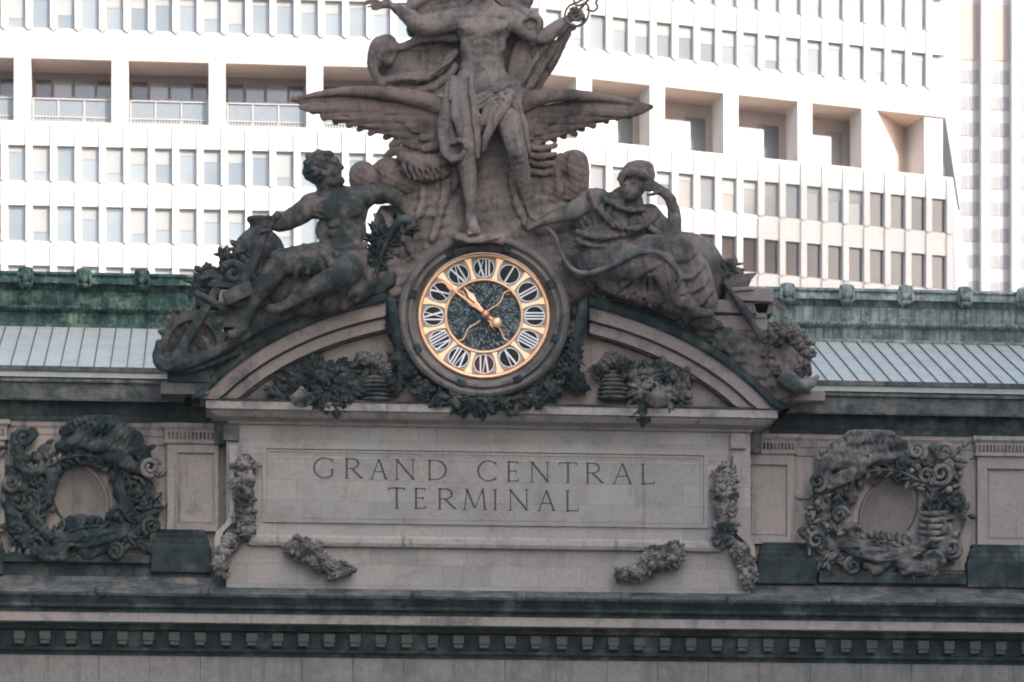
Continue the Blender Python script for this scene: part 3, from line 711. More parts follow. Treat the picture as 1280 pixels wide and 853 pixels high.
# ------------------------------------------------------------------ setting: ground and avenue
def sheet(name, x0,x1,y0,y1,z,mat):
    mb = MB(); mb.add([(x0,y0,z),(x1,y0,z),(x1,y1,z),(x0,y1,z)],[(0,1,2,3)]); return tag(mb.build(name, M[mat]), kind='structure')
sheet('ground', -1500,1500,-1500,1500,0,'ground')
sheet('avenue', -14,14,-900,-22,.004,'asphalt'); sheet('cross_street', -400,400,-22,-8,.008,'asphalt')
mb = MB()
for i in range(60): mb.box(-.1,.1,-40-i*9,-44-i*9,.006,.012)
tag(mb.build('road_markings', M['line']), kind='structure')
mb = MB(); mb.box(-400,400,-8,-.5,-.1,.14); mb.box(-22,-14,-900,-22,-.1,.14); mb.box(14,22,-900,-22,-.1,.14); tag(mb.build('pavement', M['pave']), kind='structure')

# ------------------------------------------------------------------ slab tower behind the station
YB = 100.0
TW = empty('office_tower', (0,YB,0), 'huge white concrete office tower with rows of finned windows and an open gallery storey', 'tower')
B0 = W(652, 200, YB)[:2]
AR = math.radians(15.0)
FL = (np.array(B0), np.array([-1.0,0.0])); FR = (np.array(B0), np.array([math.cos(AR), math.sin(AR)]))
def sparam(face, px):
    o, d = face; a = (px-640)/FPX; r = np.array([Fv[0]+Rv[0]*a, Fv[1]+Rv[1]*a])
    A = np.array([[d[0], -r[0]],[d[1], -r[1]]]); s_, t = np.linalg.solve(A, CAMP[:2]-o); return float(s_)
def zt(v): return Z(100, v, YB)
def fbox(mb, face, s0, s1, q0, q1, z0, z1):
    """box on a tower face: s along it, q outwards (towards the camera positive)"""
    o, d = face; n = np.array([d[1], -d[0]]);  n = n if n[1] < 0 else -n
    P_ = []
    for z in (z0,z1):
        for s_,q in ((s0,q0),(s1,q0),(s1,q1),(s0,q1)): p = o+d*s_+n*q; P_.append((p[0],p[1],z))
    mb.add(P_, [(0,3,2,1),(4,5,6,7),(0,1,5,4),(1,2,6,5),(2,3,7,6),(3,0,4,7)])
SL = sparam(FL, -150); SRT = sparam(FR, 1181); SRB = sparam(FR, 1191)
PIT = (sparam(FL,100)-sparam(FL,403.9))/10     # window pitch in metres
H = zt(183)-zt(258)                             # storey height
rows_low = [zt(183)-k*H for k in range(0,4)]    # tops of the window strips below the gallery
rows_up = [zt(-8)+k*H for k in range(0,3)]
GZ0, GZ1 = zt(153), zt(84); GT = zt(69)
from collections import defaultdict
cnt = defaultdict(int); extra = MB(); extra_f = MB(); WIN = []; FIN = []
def window(face, s0, zt_, mat, w=.98):
    WIN.append((face, s0, zt_, mat, w))
def seg(face, smax, zlo, zhi, off):
    mb = MB(); return mb
for fi, face in enumerate((FL, FR)):
    smaxU = SL if fi == 0 else SRT; smaxL = SL if fi == 0 else SRB
    # core wall behind the spandrels
    mb = MB()
    for tops, smax in ((rows_low, smaxL), (rows_up, smaxU)):
        for z in tops:
            fbox(mb, face, -.0, smax, -.6, 0, z, z+H*.40)           # spandrel above window strip
            fbox(mb, face, -.0, smax, -1.0, -.55, z-H*.62, z+.1)      # inner wall behind glass
    fbox(mb, face, 0, smaxL, -.6, 0, 0, rows_low[-1]-H*.60); fbox(mb, face, 0, smaxU, -.6, 0, rows_up[-1]+H*.4, 132)
    fbox(mb, face, 0, smaxU, -.6, 0, GT, rows_up[0]-H*.60)
    fbox(mb, face, 0, smaxL, -.6, .02, rows_low[0]+H*.36, GZ0)
    mb.build('facade_wall', M['conc'], TW)
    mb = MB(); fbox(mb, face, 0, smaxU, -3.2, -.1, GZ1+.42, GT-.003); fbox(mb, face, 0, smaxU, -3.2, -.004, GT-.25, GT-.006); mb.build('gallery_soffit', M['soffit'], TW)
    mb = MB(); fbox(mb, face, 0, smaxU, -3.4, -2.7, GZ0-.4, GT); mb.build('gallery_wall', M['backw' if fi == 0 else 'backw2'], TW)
    mb = MB(); fbox(mb, face, 0, smaxL, -3.4, -.1, GZ0-.5, GZ0-.05); mb.build('gallery_floor', M['conc2'], TW)
    n = int(smaxU/PIT); off = (sparam(FL,66+.0)%PIT) if fi == 0 else (sparam(FR, 1005)%PIT)
    off = (off-.25)%PIT
    for k in range(-1, int(smaxL/PIT)+1):
        s0 = off+k*PIT
        if s0 < 0 or s0+.5 > smaxL+.3: continue
        if fi == 0 and s0 > SL: continue
        for (tops, smax) in ((rows_low, smaxL),(rows_up, smaxU)):
            if s0+.5 > smax+.3: continue
            for j, z in enumerate(tops):
                FIN.append((face, s0, z-H*.60, z+H*.36))
                if s0+PIT < smax+.1:
                    if fi == 0: mt = 'glass_l'
                    else:
                        pxs = s0/smax
                        mt = 'glass_r' if tops is rows_up else ('glass_m' if j == 0 and pxs < .75 else 'glass_d')
                    window(face, s0+.43, z, mt, 1.02)
for i, (face, s0, z, mt, w) in enumerate(WIN): pass
order = sorted(range(len(WIN)), key=lambda i: (abs(WIN[i][2]-rows_low[0]) if WIN[i][2] < GZ0 else abs(WIN[i][2]-rows_up[0])+1, WIN[i][1]))
stuff = {}; blinds = MB(); frames = MB()
for r_, i in enumerate(order):
    face, s0, z, mt, w = WIN[i]
    mb = MB() if r_ < 100 else stuff.setdefault(mt, MB())
    fbox(mb, face, s0, s0+w, -.30, -.22, z-H*.595, z-.004)
    wr_ = random.Random(i); bh = wr_.choice((0,.18,.25,.35,.35,.45,.6,.72)); bm_ = MB() if r_ < 100 else blinds
    if bh and mt != 'glass_d': fbox(bm_, face, s0+.03, s0+w-.03, -.21, -.198, z-H*.595*bh, z-.01)
    fr_m = MB() if r_ < 100 else frames
    for aa,bb in ((0,.05),(w-.05,w)): fbox(fr_m, face, s0+aa, s0+bb, -.215, -.18, z-H*.594, z-.006)
    fbox(fr_m, face, s0+.051, s0+w-.051, -.215, -.18, z-H*.594, z-H*.575)
    if r_ < 100:
        wo = mb.build('window', M[mt], TW, fix=False)
        if bm_.v: bm_.build('blind', M['blind'], wo, fix=False)
        fr_m.build('frame', M['wframe'], wo, fix=False)
tag(blinds.build('blinds', M['blind'], TW, fix=False), kind='stuff'); tag(frames.build('window_frames', M['wframe'], TW, fix=False), kind='stuff')
for mt, mb in stuff.items(): tag(mb.build('windows', M[mt], TW, fix=False), kind='stuff')
FIN.sort(key=lambda f: abs(f[2]-rows_low[0])); mf = MB()
for r_, (face, s0, z0, z1) in enumerate(FIN):
    mb = MB() if r_ < 100 else mf
    fbox(mb, face, s0, s0+.40, -.5, .12, z0, z1); fbox(mb, face, s0+.10, s0+.30, -.2, .09, z0-.10, z0+.02)
    if r_ < 100: mb.build('fin', M['conc'], TW, fix=False)
tag(mf.build('fins', M['conc'], TW, fix=False), kind='stuff')
# gallery columns, low panels and balustrades
colsL = [28-121.7*k for k in (1,)]+[28,150,271.5,393.5,515,637]; colsR = [730,821.5,913.5,1006,1086]
zc0, zc1 = GZ0-.02, GT-.26
prevs = []
for face, cs in ((FL, colsL),(FR, colsR)):
    ss = sorted(sparam(face, c) for c in cs)
    for s0 in ss:
        mb = MB(); fbox(mb, face, s0-.50, s0+.50, -1.7 if face is FR else -1.2, .03, zc0, GT+.02); mb.build('gallery_column', M['conc'], TW)
    for a, b in zip(ss[:-1], ss[1:]):
        L = b-a-1.0; a1 = a+.5
        if face is FL:
            mb = MB(); fbox(mb, face, a1+.02, a1+L-.02, -.62, -.56, zc0, zc0+1.5); r = mb.build('balustrade', M['rail'], TW)
            mb = MB()
            for q in range(int(L/.18)): fbox(mb, face, a1+.1+q*.18, a1+.15+q*.18, -.54, -.50, zc0, zc0+.42)
            for q in (0,.34,.67,.99): fbox(mb, face, a1+.03+q*(L-.12), a1+.09+q*(L-.12), -.56, -.48, zc0, zc0+1.55)
            fbox(mb, face, a1, a1+L, -.56, -.48, zc0+.42, zc0+.47); fbox(mb, face, a1, a1+L, -.56, -.48, zc0+1.5, zc0+1.56); mb.build('railing', M['conc2'], r)
            mb = MB(); fbox(mb, face, a1+L*.0, a1+L*.62, -2.68, -2.5, zc0+1.7, zc0+2.25); mb.build('gallery_panel', M['conc2'], TW)
            
            for t0,t1,gm in ((.03,.20,'glass_d'),(.23,.48,'glass_m'),(.52,.74,'glass_m'),(.78,.97,'glass_d')): mb = MB(); fbox(mb, face, a1+L*t0, a1+L*t1, -2.69, -2.64, zc0+.2, GT-.75); mb.build('gallery_window', M[gm], TW)
        else:
            mb = MB(); fbox(mb, face, a1+.1, a1+L*.62, -1.9, -1.7, zc0, zc0+2.35); mb.build('gallery_panel', M['conc'], TW)  # pale panel added for the sunlit lower part of the back wall
            mb = MB(); fbox(mb, face, a1+L*.64, a1+L*.98, -2.69, -2.62, zc0+.1, zc0+2.9); mb.build('gallery_window', M['glass_m'], TW)
# right end of the tower
for smax, z0, z1 in ((SRB,0,GZ0),(SRT,GT,132)):
    o, d = FR; e = o+d*smax; d2 = np.array([math.cos(math.radians(75)), math.sin(math.radians(75))]); FE = (e, d2)
    mb = MB(); fbox(mb, FE, 0, 24, -.6, .0, z0, z1); mb.build('end_wall', M['conc2'], TW)
o, d = FR; e = o+d*(SRT-2.2)
mb = MB(); fbox(mb, FR, SRT-1.4, SRT-.1, -3.0, -.1, GZ0-.1, GT+.02); mb.build('gallery_end_pier', M['conc2'], TW)
mb = MB(); fbox(mb, (FR[0]+FR[1]*(sparam(FR,1095)), np.array([math.cos(math.radians(55)),math.sin(math.radians(55))])), 0, 4.2, -.3, 0, GZ0-.1, GT); mb.build('gallery_end_wall', M['soffit'], TW)
mb = MB()
for z in (60,): mb.box(-60, 20, YB+18, YB+30, 0, 131)
mb.build('tower_core', M['conc2'], TW)
# ------------------------------------------------------------------ farther tower at the right edge
YF = 175.0
T2 = empty('distant_tower', tuple(map(float, W(1240,300,YF)*np.array([1,1,0]))), 'bright distant tower with wide vertical piers at the far right edge', 'tower')
x0, x1 = X(1120,YF), X(1460,YF)
def z2(v): return Z(1240, v, YF)
mb = MB(); mb.box(x0,x1,YF,YF+20,0,z2(-90)); mb.build('wall', M['conc2'], T2)
s2 = X(1240,YF)-X(1202,YF)
for i in range(-1, 6):
    xc = X(1191,YF)+i*s2
    mb = MB(); mb.box(xc-.26*s2*.5, xc+.26*s2*.5, YF-.9, YF, 0, z2(-90)); mb.build('pier', M['conc'], T2)
    mb = MB(); mb.box(xc+.2*s2, xc+.82*s2, YF-.06, YF+.1, z2(76), z2(6)); mb.build('louvre_panel', M['louvre'], T2)
    for k in range(9):
        v = 88+k*33
        mb = MB(); mb.box(xc+.17*s2, xc+.50*s2, YF-.05, YF+.1, z2(v+17), z2(v)); mb.box(xc+.54*s2, xc+.84*s2, YF-.05, YF+.1, z2(v+17), z2(v)); mb.build('window', M['glass_f'], T2)

# ------------------------------------------------------------------ unseen buildings round the avenue: they shade the station and part of the tower
SUN_EL, SUN_AZ = math.radians(40), math.radians(-35)     # sun behind the camera and to its right
SD = np.array([-math.sin(SUN_AZ), -math.cos(SUN_AZ)])
SB = empty('street_block', (50,-62,0), 'broad pale stone office block across the street, right of the avenue', 'office block')
mb = MB(); mb.box(34,105,-76,-50,0,104); mb.box(50,80,-70,-55,104,110); mb.build('wall', M['brick'], SB)
mb = MB()
for k in range(2,30):
    for x in np.arange(36,102,3.2): mb.box(x,x+1.7,-50.2,-49.96,k*3.35,k*3.35+1.9)
tag(mb.build('windows', M['glass_d'], SB), kind='stuff')
Pq = FR[0]+FR[1]*sparam(FR, 853); n2 = np.array([math.sin(AR), -math.cos(AR)])
fr_ = Pq+SD*187; DT = 16.0
# put the rear left corner on the sun ray through that point of the tower face
tt = DT*math.sin(math.radians(20))/math.cos(math.radians(20)); fr_ = fr_+FR[1]*tt
WT = sparam(FR, 1191)-sparam(FR, 853)+2
Hs = Z(853, 199, float(Pq[1]))+187*math.tan(SUN_EL)
S2 = empty('street_tower', (float(fr_[0]),float(fr_[1]),0), 'slender tall pale tower across the street, far right of the avenue', 'tower')
mb = MB(); Vb = []
for z in (0,Hs):
    for p in (fr_, fr_+FR[1]*WT, fr_+FR[1]*WT+n2*DT, fr_+n2*DT): Vb.append((p[0],p[1],z))
mb.add(Vb, [(0,3,2,1),(4,5,6,7),(0,1,5,4),(1,2,6,5),(2,3,7,6),(3,0,4,7)]); mb.build('wall', M['brick'], S2)
mb = MB()
for k in range(2,60):
    for q in np.arange(1,WT-2,3):
        p = fr_+FR[1]*q-n2*.04; p2 = p+FR[1]*1.6
        mb.add([(p[0],p[1],k*3.4),(p2[0],p2[1],k*3.4),(p2[0],p2[1],k*3.4+2),(p[0],p[1],k*3.4+2)],[(0,1,2,3)])
tag(mb.build('windows', M['glass_d'], S2), kind='stuff')

S3 = empty('street_block', (-50,-62,0), 'unseen stone office block added left of the avenue to cut sky light', 'office block')
mb = MB(); mb.box(-110,-34,-76,-50,0,104); mb.build('wall', M['brick'], S3)  # unseen block added to reduce sky light from the front
mb = MB()
for k in range(2,26):
    for x in np.arange(-108,-37,3.2): mb.box(x,x+1.7,-50.2,-49.96,k*3.35,k*3.35+1.9)
tag(mb.build('windows', M['glass_d'], S3), kind='stuff')

S4 = empty('shade_tower', (104,-138,0), 'unseen tall stone tower added behind the viewer to shade the station', 'tower')
mb = MB(); mb.box(56,152,-152,-124,0,178); mb.build('wall', M['brick'], S4)  # added out of view to keep the sun off the station
mb = MB()
for k in range(2,52):
    for x in np.arange(58,149,3.2): mb.box(x,x+1.7,-124.2,-123.96,k*3.35,k*3.35+1.9)
tag(mb.build('windows', M['glass_d'], S4), kind='stuff')
# ------------------------------------------------------------------ sculpture
def wpt(p, Y0): return tuple(map(float, W(p[0], p[1], Y0-p[2]/PPM)))
def toes(S, c, n=5, dx=3.0, L=5, r=1.9, d=0):
    for i in range(n): S.cone((c[0]+(i-2)*dx, c[1]-abs(i-1)*.5, c[2]-abs(i-2)*1.2), (c[0]+(i-2)*dx*1.15+d, c[1]+L-i*.5, c[2]+3-abs(i-1)), r, r*.8, 1.2)

def fill(S, pts, rad, k=3, **kw): S.tube(pts, rad, k, **kw)

# ---- standing winged youth on the clock
YM = -1.25
MERC = empty('standing_statue', wpt((605,295,30),YM), 'weathered brown stone statue of a standing youth with outspread arms and wings above the clock', 'statue')
S = SDF(448,745,-60,304,-12,76,1.05)
S.tube([(604,26,22),(604,52,26),(603,78,27),(603,108,26)], [26,28.5,27,31], 6, fz=1.6)
S.ell((604,38,30),(33,21,16),k=6); S.ell((604,102,29),(33,18,16),k=6)
S.ell((570,25,29),(14,13,13),k=6); S.ell((639,25,29),(14,13,13),k=6)
S.cone((604,-6,28),(604,16,26),12,14,6); S.cone((592,14,24),(572,20,26),8,9,6); S.cone((616,14,24),(636,20,26),8,9,6)
for s in (-1,1):
    S.ell((604+s*16,35,41),(15,9.5,6.5),rot=s*-10,k=3); S.cone((604+s*3,19,38),(604+s*27,19,36),3,3,3)
    for y,w in ((54,7),(64.5,7),(76,7)): S.ell((604+s*7.5,y,41),(w,5,4),k=3)
    S.tube([(604+s*3,47,46),(604+s*14,53,44),(604+s*24,66,36)], 1.6, 1.5, op='sub'); S.ell((604+s*21,60,36),(7,10,6),rot=s*12,k=5)
    S.tube([(604+s*4,46,48.5),(604+s*17,45.5,48),(604+s*30,37,42)], 1.5, 1.5, op='sub')
    S.tube([(604+s*30,92,38),(604+s*20,103,44),(604+s*8,112,45)], 1.6, 2, op='sub')
S.tube([(604,22,45),(604,45,49),(603,60,48),(603,84,47)], 1.3, 1.5, op='sub'); S.ell((603,88,46),(2.2,2.8,4),op='sub',k=1.5)
# arms and hands
S.tube([(567,26,28),(546,30,31),(526,31,33),(509,20,35),(493,9,37)], [13.5,14,12.5,9.5,5.6], 4)
S.ell((536,25,36),(11,6,7),rot=5,k=4); S.ell((482,5,38),(9,5.5,4),rot=-15,k=3)
for a,b,c in (((476,3,40),(467,0,43),(459,1.5,44)),((475,5,39),(466,4,42),(457,5,43)),((475,7,38),(467,7.5,41),(460,8.5,42)),((477,9,37),(470,11,40),(465,12,41)),((484,1,39),(480,-5,43),(474,-9,45))): S.tube([a,b,c],[2.3,2.0,1.5],1.2)
S.tube([(642,26,28),(662,39,33),(680,46,37),(694,36,40),(708,26,42)], [13,12,11,9,6], 4)
S.ell((717,20,43),(9,7,5),rot=-35,k=3)
for i,(x,y) in enumerate(((717,11),(722,14),(725,18.5),(726,23))): S.tube([(x-4,y+1,48),(x+1,y-1,51),(x+5,y+1,47),(x+3,y+4,43)],[2.3,2.2,2.0,1.7],1.0)
S.tube([(712,17,47),(717,24,51),(724,26,50)],[2.6,2.3,1.8],1.2)
# legs
S.tube([(586,106,30),(579,130,38),(583,162,42),(586,184,42),(584,206,38),(587,235,36),(589,261,36)], [18,16,13,11.2,11.8,9,6.2], 5)
S.ell((586,184,50),(7,8,5),k=3); S.ell((582,208,30),(10,16,9),k=4)
S.tube([(589,262,37),(589,275,44),(592,285,54)], [6.5,7.5,7], 3); toes(S,(592,287,56),L=6,d=1); S.ell((589,270,32),(6,7,7),k=3)
S.tube([(621,108,30),(632,138,46),(645,184,56),(649,200,50),(654,225,34),(659,250,24),(664,264,22)], [19,15.5,12.5,11.8,10,7,5], 5)
S.ell((647,190,64),(7,8,5),k=3); S.tube([(664,266,22),(669,276,30),(673,281,36)], [5.5,5.5,5], 3); toes(S,(674,282,38),L=3,dx=2.2,r=1.5)
# head and face
S.ell((604,-24,32),(13.5,17,16),k=4); S.ell((604,-9,42),(8,8,7),k=4); S.cone((604,-26,47),(604,-18,50),2.2,3.2,1.5)
for s in (-1,1): S.ell((604+s*5.5,-25,48),(3.4,2.4,3),op='sub',k=1.5); S.ell((604+s*5.5,-25,45.5),(2.6,1.9,2.2),k=.8); S.ell((604+s*13.5,-22,32),(2,5,4),k=1.5); S.cone((604+s*2,-29,47.5),(604+s*9,-28.5,45),1.5,1.2,1.5)
S.ell((604,-13,49),(4.5,1.5,2.2),k=1); S.tube([(599,-12,50.2),(604,-11.6,51.5),(609,-12,50.2)],.6,.6,op='sub')
S.mesh('body', YM, M['statue'], MERC, rough=.22)
S = SDF(560,650,-62,-18,0,70,1.3)
S.ell((604,-33,31),(16,14,18),k=3); S.ell((604,-30,33),(22,5,21),k=3)
for s in (-1,1):
    for i in range(4): S.tube([(604+s*14,-34-i*2,28),(604+s*24,-40-i*3,24),(604+s*(34-i*3),-50-i*1,20)],[3,3.5,1.5],.8,fz=1.4)
S.mesh('winged_hat', YM, M['statue'], MERC, rough=.15)
S = SDF(455,728,-30,240,-30,72,1.1)
# billowing cloak, viewer's left
S.ell((525,82,2),(58,30,13),k=6); S.ell((560,40,-4),(45,50,12),k=8); S.ell((610,60,-8),(60,62,14),k=8)
S.tube([(486,50,18),(472,55,20),(465,72,20),(467,90,17),(478,104,12)], [7,8,6,6,6], 4)
S.ell((482,66,16),(15,20,10),rot=12,k=5); S.ell((489,70,30),(7,10,12),rot=20,k=4,op='sub')
S.tube([(490,58,18),(506,58,14),(522,50,16),(545,44,18),(568,46,18)], [6,5,6,8,8], 4)
S.ell((528,72,22),(34,10,14),rot=-6,k=6,op='sub')
S.tube([(476,104,12),(500,96,16),(530,96,18),(552,84,20),(568,66,20)], [5,6,7,6,5], 4); S.tube([(500,112,8),(530,112,12),(556,100,16),(570,84,18)], [5,6,6,5], 4)
S.tube([(543,98,24),(552,90,25),(566,84,25)], 3.5, 3, op='sub'); S.tube([(505,104,18),(525,103,20),(540,106,20)], 2, 2, op='sub')
S.ell((538,8,-2),(30,34,12),k=5); S.tube([(512,14,4),(522,2,8),(545,-12,10),(575,-20,8)], [7,8,9,9], 4); S.tube([(520,40,2),(528,30,8),(560,16,12),(588,4,12)], [7,7,6,6], 4)
S.tube([(530,22,14),(555,8,16),(585,-6,16)], 3.5, 3, op='sub'); S.ell((516,36,4),(8,11,8),k=4); S.tube([(535,0,16),(560,-4,17),(585,-12,16)],3,3,op='sub')
# cloak, viewer's right
S.ell((640,-4,-2),(28,26,12),k=5); S.tube([(620,-6,12),(634,8,14),(650,14,14),(668,24,20)], [6,8,8,9], 4); S.ell((667,30,38),(13,12,10),k=4); S.tube([(655,26,46),(664,20,49),(674,28,49),(672,38,48)],[2.5,3,3,2.5],1.5); S.tube([(660,34,48),(667,30,49),(670,38,48)],2,1,op='sub')
S.tube([(712,33,36),(702,52,28),(690,74,18),(674,96,10),(664,116,6)], [4,7,9,10,10], 5); S.tube([(684,56,28),(672,76,18),(658,104,8)], [10,15,18], 5); S.tube([(660,48,10),(652,76,6),(648,112,4)], [10,16,20], 5)
for q in (((690,58,38),(676,78,32),(655,108,24)),((702,56,34),(688,82,26),(668,110,18)),((672,58,34),(658,80,28),(642,104,22))): S.tube(q,[2.5,3.2,3],2,op='sub')
for q in (((696,56,38),(682,80,31),(664,108,24)),((680,60,38),(666,82,32),(650,106,26)),((712,34,40),(700,60,32),(686,84,24))): S.tube(q,[2.5,3,3],2)
for x,y in ((716,34),(709,43),(702,52),(697,64),(690,76),(680,88)): S.ell((x,y,34-(y-34)*.4),(4.5,4.5,4),k=2)
# cloth round hips and thigh
S.tube([(569,100,40),(567,128,46),(574,158,52),(583,182,50)], [6,6.5,6,4.5], 3); S.tube([(588,96,48),(592,128,55),(596,160,54),(598,196,48)], [3.5,4.5,4,3], 2.5)
S.tube([(562,108,30),(561,132,34),(558,158,36),(565,184,38)], [7,9.5,12,13], 4); S.tube([(551,168,44),(556,190,46),(570,199,46),(583,188,50)], [4,5.5,5.5,4], 2.5); S.ell((570,184,54),(9,5,8),rot=-15,k=3,op='sub'); S.tube([(566,178,52),(576,176,54),(584,184,54)],3.2,2)
S.tube([(565,128,46),(570,158,50),(578,182,52)],1.8,2,op='sub')
S.tube([(592,128,50),(606,119,53),(624,111,51),(640,103,43)], [4.5,4.5,4.5,4], 2.5); S.tube([(596,137,53),(610,124,58),(628,121,60),(641,131,56),(645,146,50)], [4,4,4,4,3], 2.5)
S.tube([(592,126,46),(594,142,52),(604,152,56)], [5,6,4], 3); S.tube([(637,120,56),(624,142,60),(610,166,58),(604,188,48)], [8,8,5.5,2.5], 3); S.tube([(614,128,56),(606,148,56),(600,160,50)], [8,6,4], 3)
S.tube([(628,126,64),(616,148,66),(606,172,62)],1.6,1.5,op='sub'); S.tube([(600,132,58),(614,122,62),(632,118,60)],1.5,1.2,op='sub')
S.ell((640,120,34),(14,22,14),k=4); S.tube([(648,130,44),(655,160,40),(660,190,30)], [4,5,4], 3)
S.tube([(556,200,16),(552,222,14),(548,240,12)],[12,10,5],3); S.tube([(572,200,18),(568,225,16),(562,246,12)],[5,6,3],2)
for q in (((500,60),(530,62),(560,52)),((500,92),(530,90),(558,70)),((486,100),(510,104),(540,96)),((540,4),(565,-2),(590,-14)),((640,20),(655,40),(652,70)),((655,60),(662,80),(652,106)),((672,60),(670,84),(660,108)),((480,60),(474,76),(478,92)),((560,120),(558,150),(562,175)),((590,110),(593,150),(596,190)),((580,110),(582,150),(586,180)),((620,128),(612,150),(606,172))):
    S.fold(q,[1.5,2.6,1.6],1.5,lift=.4); S.fold([(x+4,y+3) for x,y in q],[1.1,1.9,1.1],1.3,op='sub')
S.mesh('drapery', YM, M['statue'], MERC, rough=.35, seed=3)
# wings
def wing_sdf(s, tips, lead, root, box, seed):
    S = SDF(*box, 1.2)
    n = len(tips)
    for i,(x,y) in enumerate(tips):
        t = i/(n-1); rx = root[0]-s*0*t; ry = root[1]+t*50; d0 = 14-14*t*.4; dd = 3.0*(i%2)
        mx, my = (x*.5+rx*.5), (y*.5+ry*.5)-6*(1-t)
        bx_, by_ = (x-s*15*(.3+.7*t), y-8*(.3+.7*t)) if i > 1 else (x*.9+rx*.1, y*.9+ry*.1)
        S.tube([(rx,ry,d0),(mx,my,d0+2+dd),(bx_,by_,d0+1+dd),(x,y,d0-2+dd)], [7,8,6.5,4.0], .6, fz=2.3)
        if i: S.tube([(rx,ry-2,d0+6),(mx,my-3,d0+6+dd),(x*.93+rx*.07,y*.93+ry*.07-2,d0+3+dd)], .7, .8, op='sub')
    for i in range(7):       # short covert feathers over the roots
        t = i/6; x, y = tips[min(n-1,int(t*(n-2))+1)]; rx, ry = root[0], root[1]+t*40
        S.tube([(rx,ry-6,20),(rx*.55+x*.45, ry*.55+y*.45-6,20)], [8,5], .7, fz=2.2)
    for f_ in (0,.5,1): S.tube([(root[0],root[1]+4+f_*14,12),((lead[2][0]+root[0])/2,(lead[2][1]+root[1])/2+3+f_*6,15),(lead[2][0],lead[2][1]+6+f_*3,16),(lead[1][0],lead[1][1]+5+f_*2,13)], [8,7,5,3], 1, fz=2.5)
    S.tube(lead, [2.2,4.2,6,8.5,11,13][:len(lead)], 1.6, fz=1.0)
    return S
LT = [(367,124),(377,134),(392,140),(405,148),(419,153),(436,157),(449,162),(463,167),(482,172),(489,182),(482,196),(495,204)]
S = wing_sdf(-1, LT, [(366,125,14),(400,118,18),(438,114,22),(486,117,24),(525,125,22),(556,136,16)], (560,142), (360,572,100,216,-6,42), 1)
S.mesh('wing', YM, M['wing'], MERC, rough=.15)
RT = [(813,134),(803,139),(786,146),(771,148),(758,152),(742,158),(728,162),(719,168),(705,171),(693,175),(686,188),(691,200)]
S = wing_sdf(1, RT, [(813,134,12),(782,127,16),(742,121,20),(698,119,24),(668,124,22),(648,134,16)], (640,146), (628,822,100,214,-8,42), 2)
S.mesh('wing', YM, M['wing'], MERC, rough=.15)
# staff entwined by two snakes, held in the raised hand
CAD = empty('serpent_staff', wpt((722,17,46),YM), 'small twisted snake staff held up in the raised right-hand side fist of the standing statue', 'staff')
mb = MB(); mb.tube([wpt(p,YM) for p in ((700,46,47),(712,28,48),(722,15,49),(737,-2,50),(752,-20,50))], [.035,.04,.04,.04,.04], 8); mb.build('rod', M['statue'], CAD, smooth=True)
for pts in ([(733,12,50),(742,14,51),(747,9,51),(745,3,51),(750,-4,51)], [(716,-2,50),(721,7,52),(733,5,53),(736,16,52),(731,28,51),(720,33,50),(709,28,49),(706,19,49),(711,8,49),(722,3,48),(735,-6,48),(740,-16,48)]):
    mb = MB(); q = cr([np.array(p,float) for p in pts],5); mb.tube([wpt(p,YM) for p in q], [.036]*len(q), 8); mb.build('snake', M['statue'], CAD, smooth=True)

# stone mount behind the youth, flowing down to the clock ring
RK = empty('statue_mount', wpt((610,300,0),YM), 'brown rocky stone mass rising behind the clock under the standing statue', 'pedestal')
S = SDF(456,760,120,384,-40,44,1.7)
S.ell((607,318,-2),(122,100,24),k=8); S.ell((618,185,-4),(44,85,20),k=10); S.ell((535,255,-2),(38,52,20),k=10); S.ell((680,262,0),(34,50,20),k=10); S.ell((718,322,0),(34,58,22),k=10); S.ell((494,322,0),(30,56,20),k=10); S.ell((530,210,6),(34,22,16),k=6); S.ell((668,215,2),(34,28,16),k=8)
for q in (((560,215,20),(555,250,22),(540,300,22)),((500,262,18),(505,290,20),(515,320,18)),((640,220,18),(648,255,20),(660,285,20)),((530,235,18),(525,262,20),(505,285,18))): S.tube(q,[5,6,4],4)
for q in (((575,225,22),(568,262,24)),((600,215,20),(604,262,24)),((690,250,20),(676,290,22)),((548,232,24),(538,262,24)),((520,250,20),(508,272,20))): S.cone(q[0],q[1],3,2,4,op='sub')
S.ripple(.8,.16,.10,.05,4); S.ell((605,395,20),(101,96,400),k=2,op='sub'); S.mesh('rock', YM, M['statue'], RK, rough=.7, seed=5)
S = SDF(560,648,280,312,10,62,1.2); S.box((600,298,36),(32,5,16),rot=2,k=3,rd=3); S.tube([(570,296,50),(590,301,54),(622,297,52)],[3,4,3],2); S.tube([(566,298,40),(562,306,42)],[5,3],2); S.ell((626,300,46),(6,7,7),k=3)
S.mesh('foot_plinth', YM, M['statue'], RK, rough=.3)

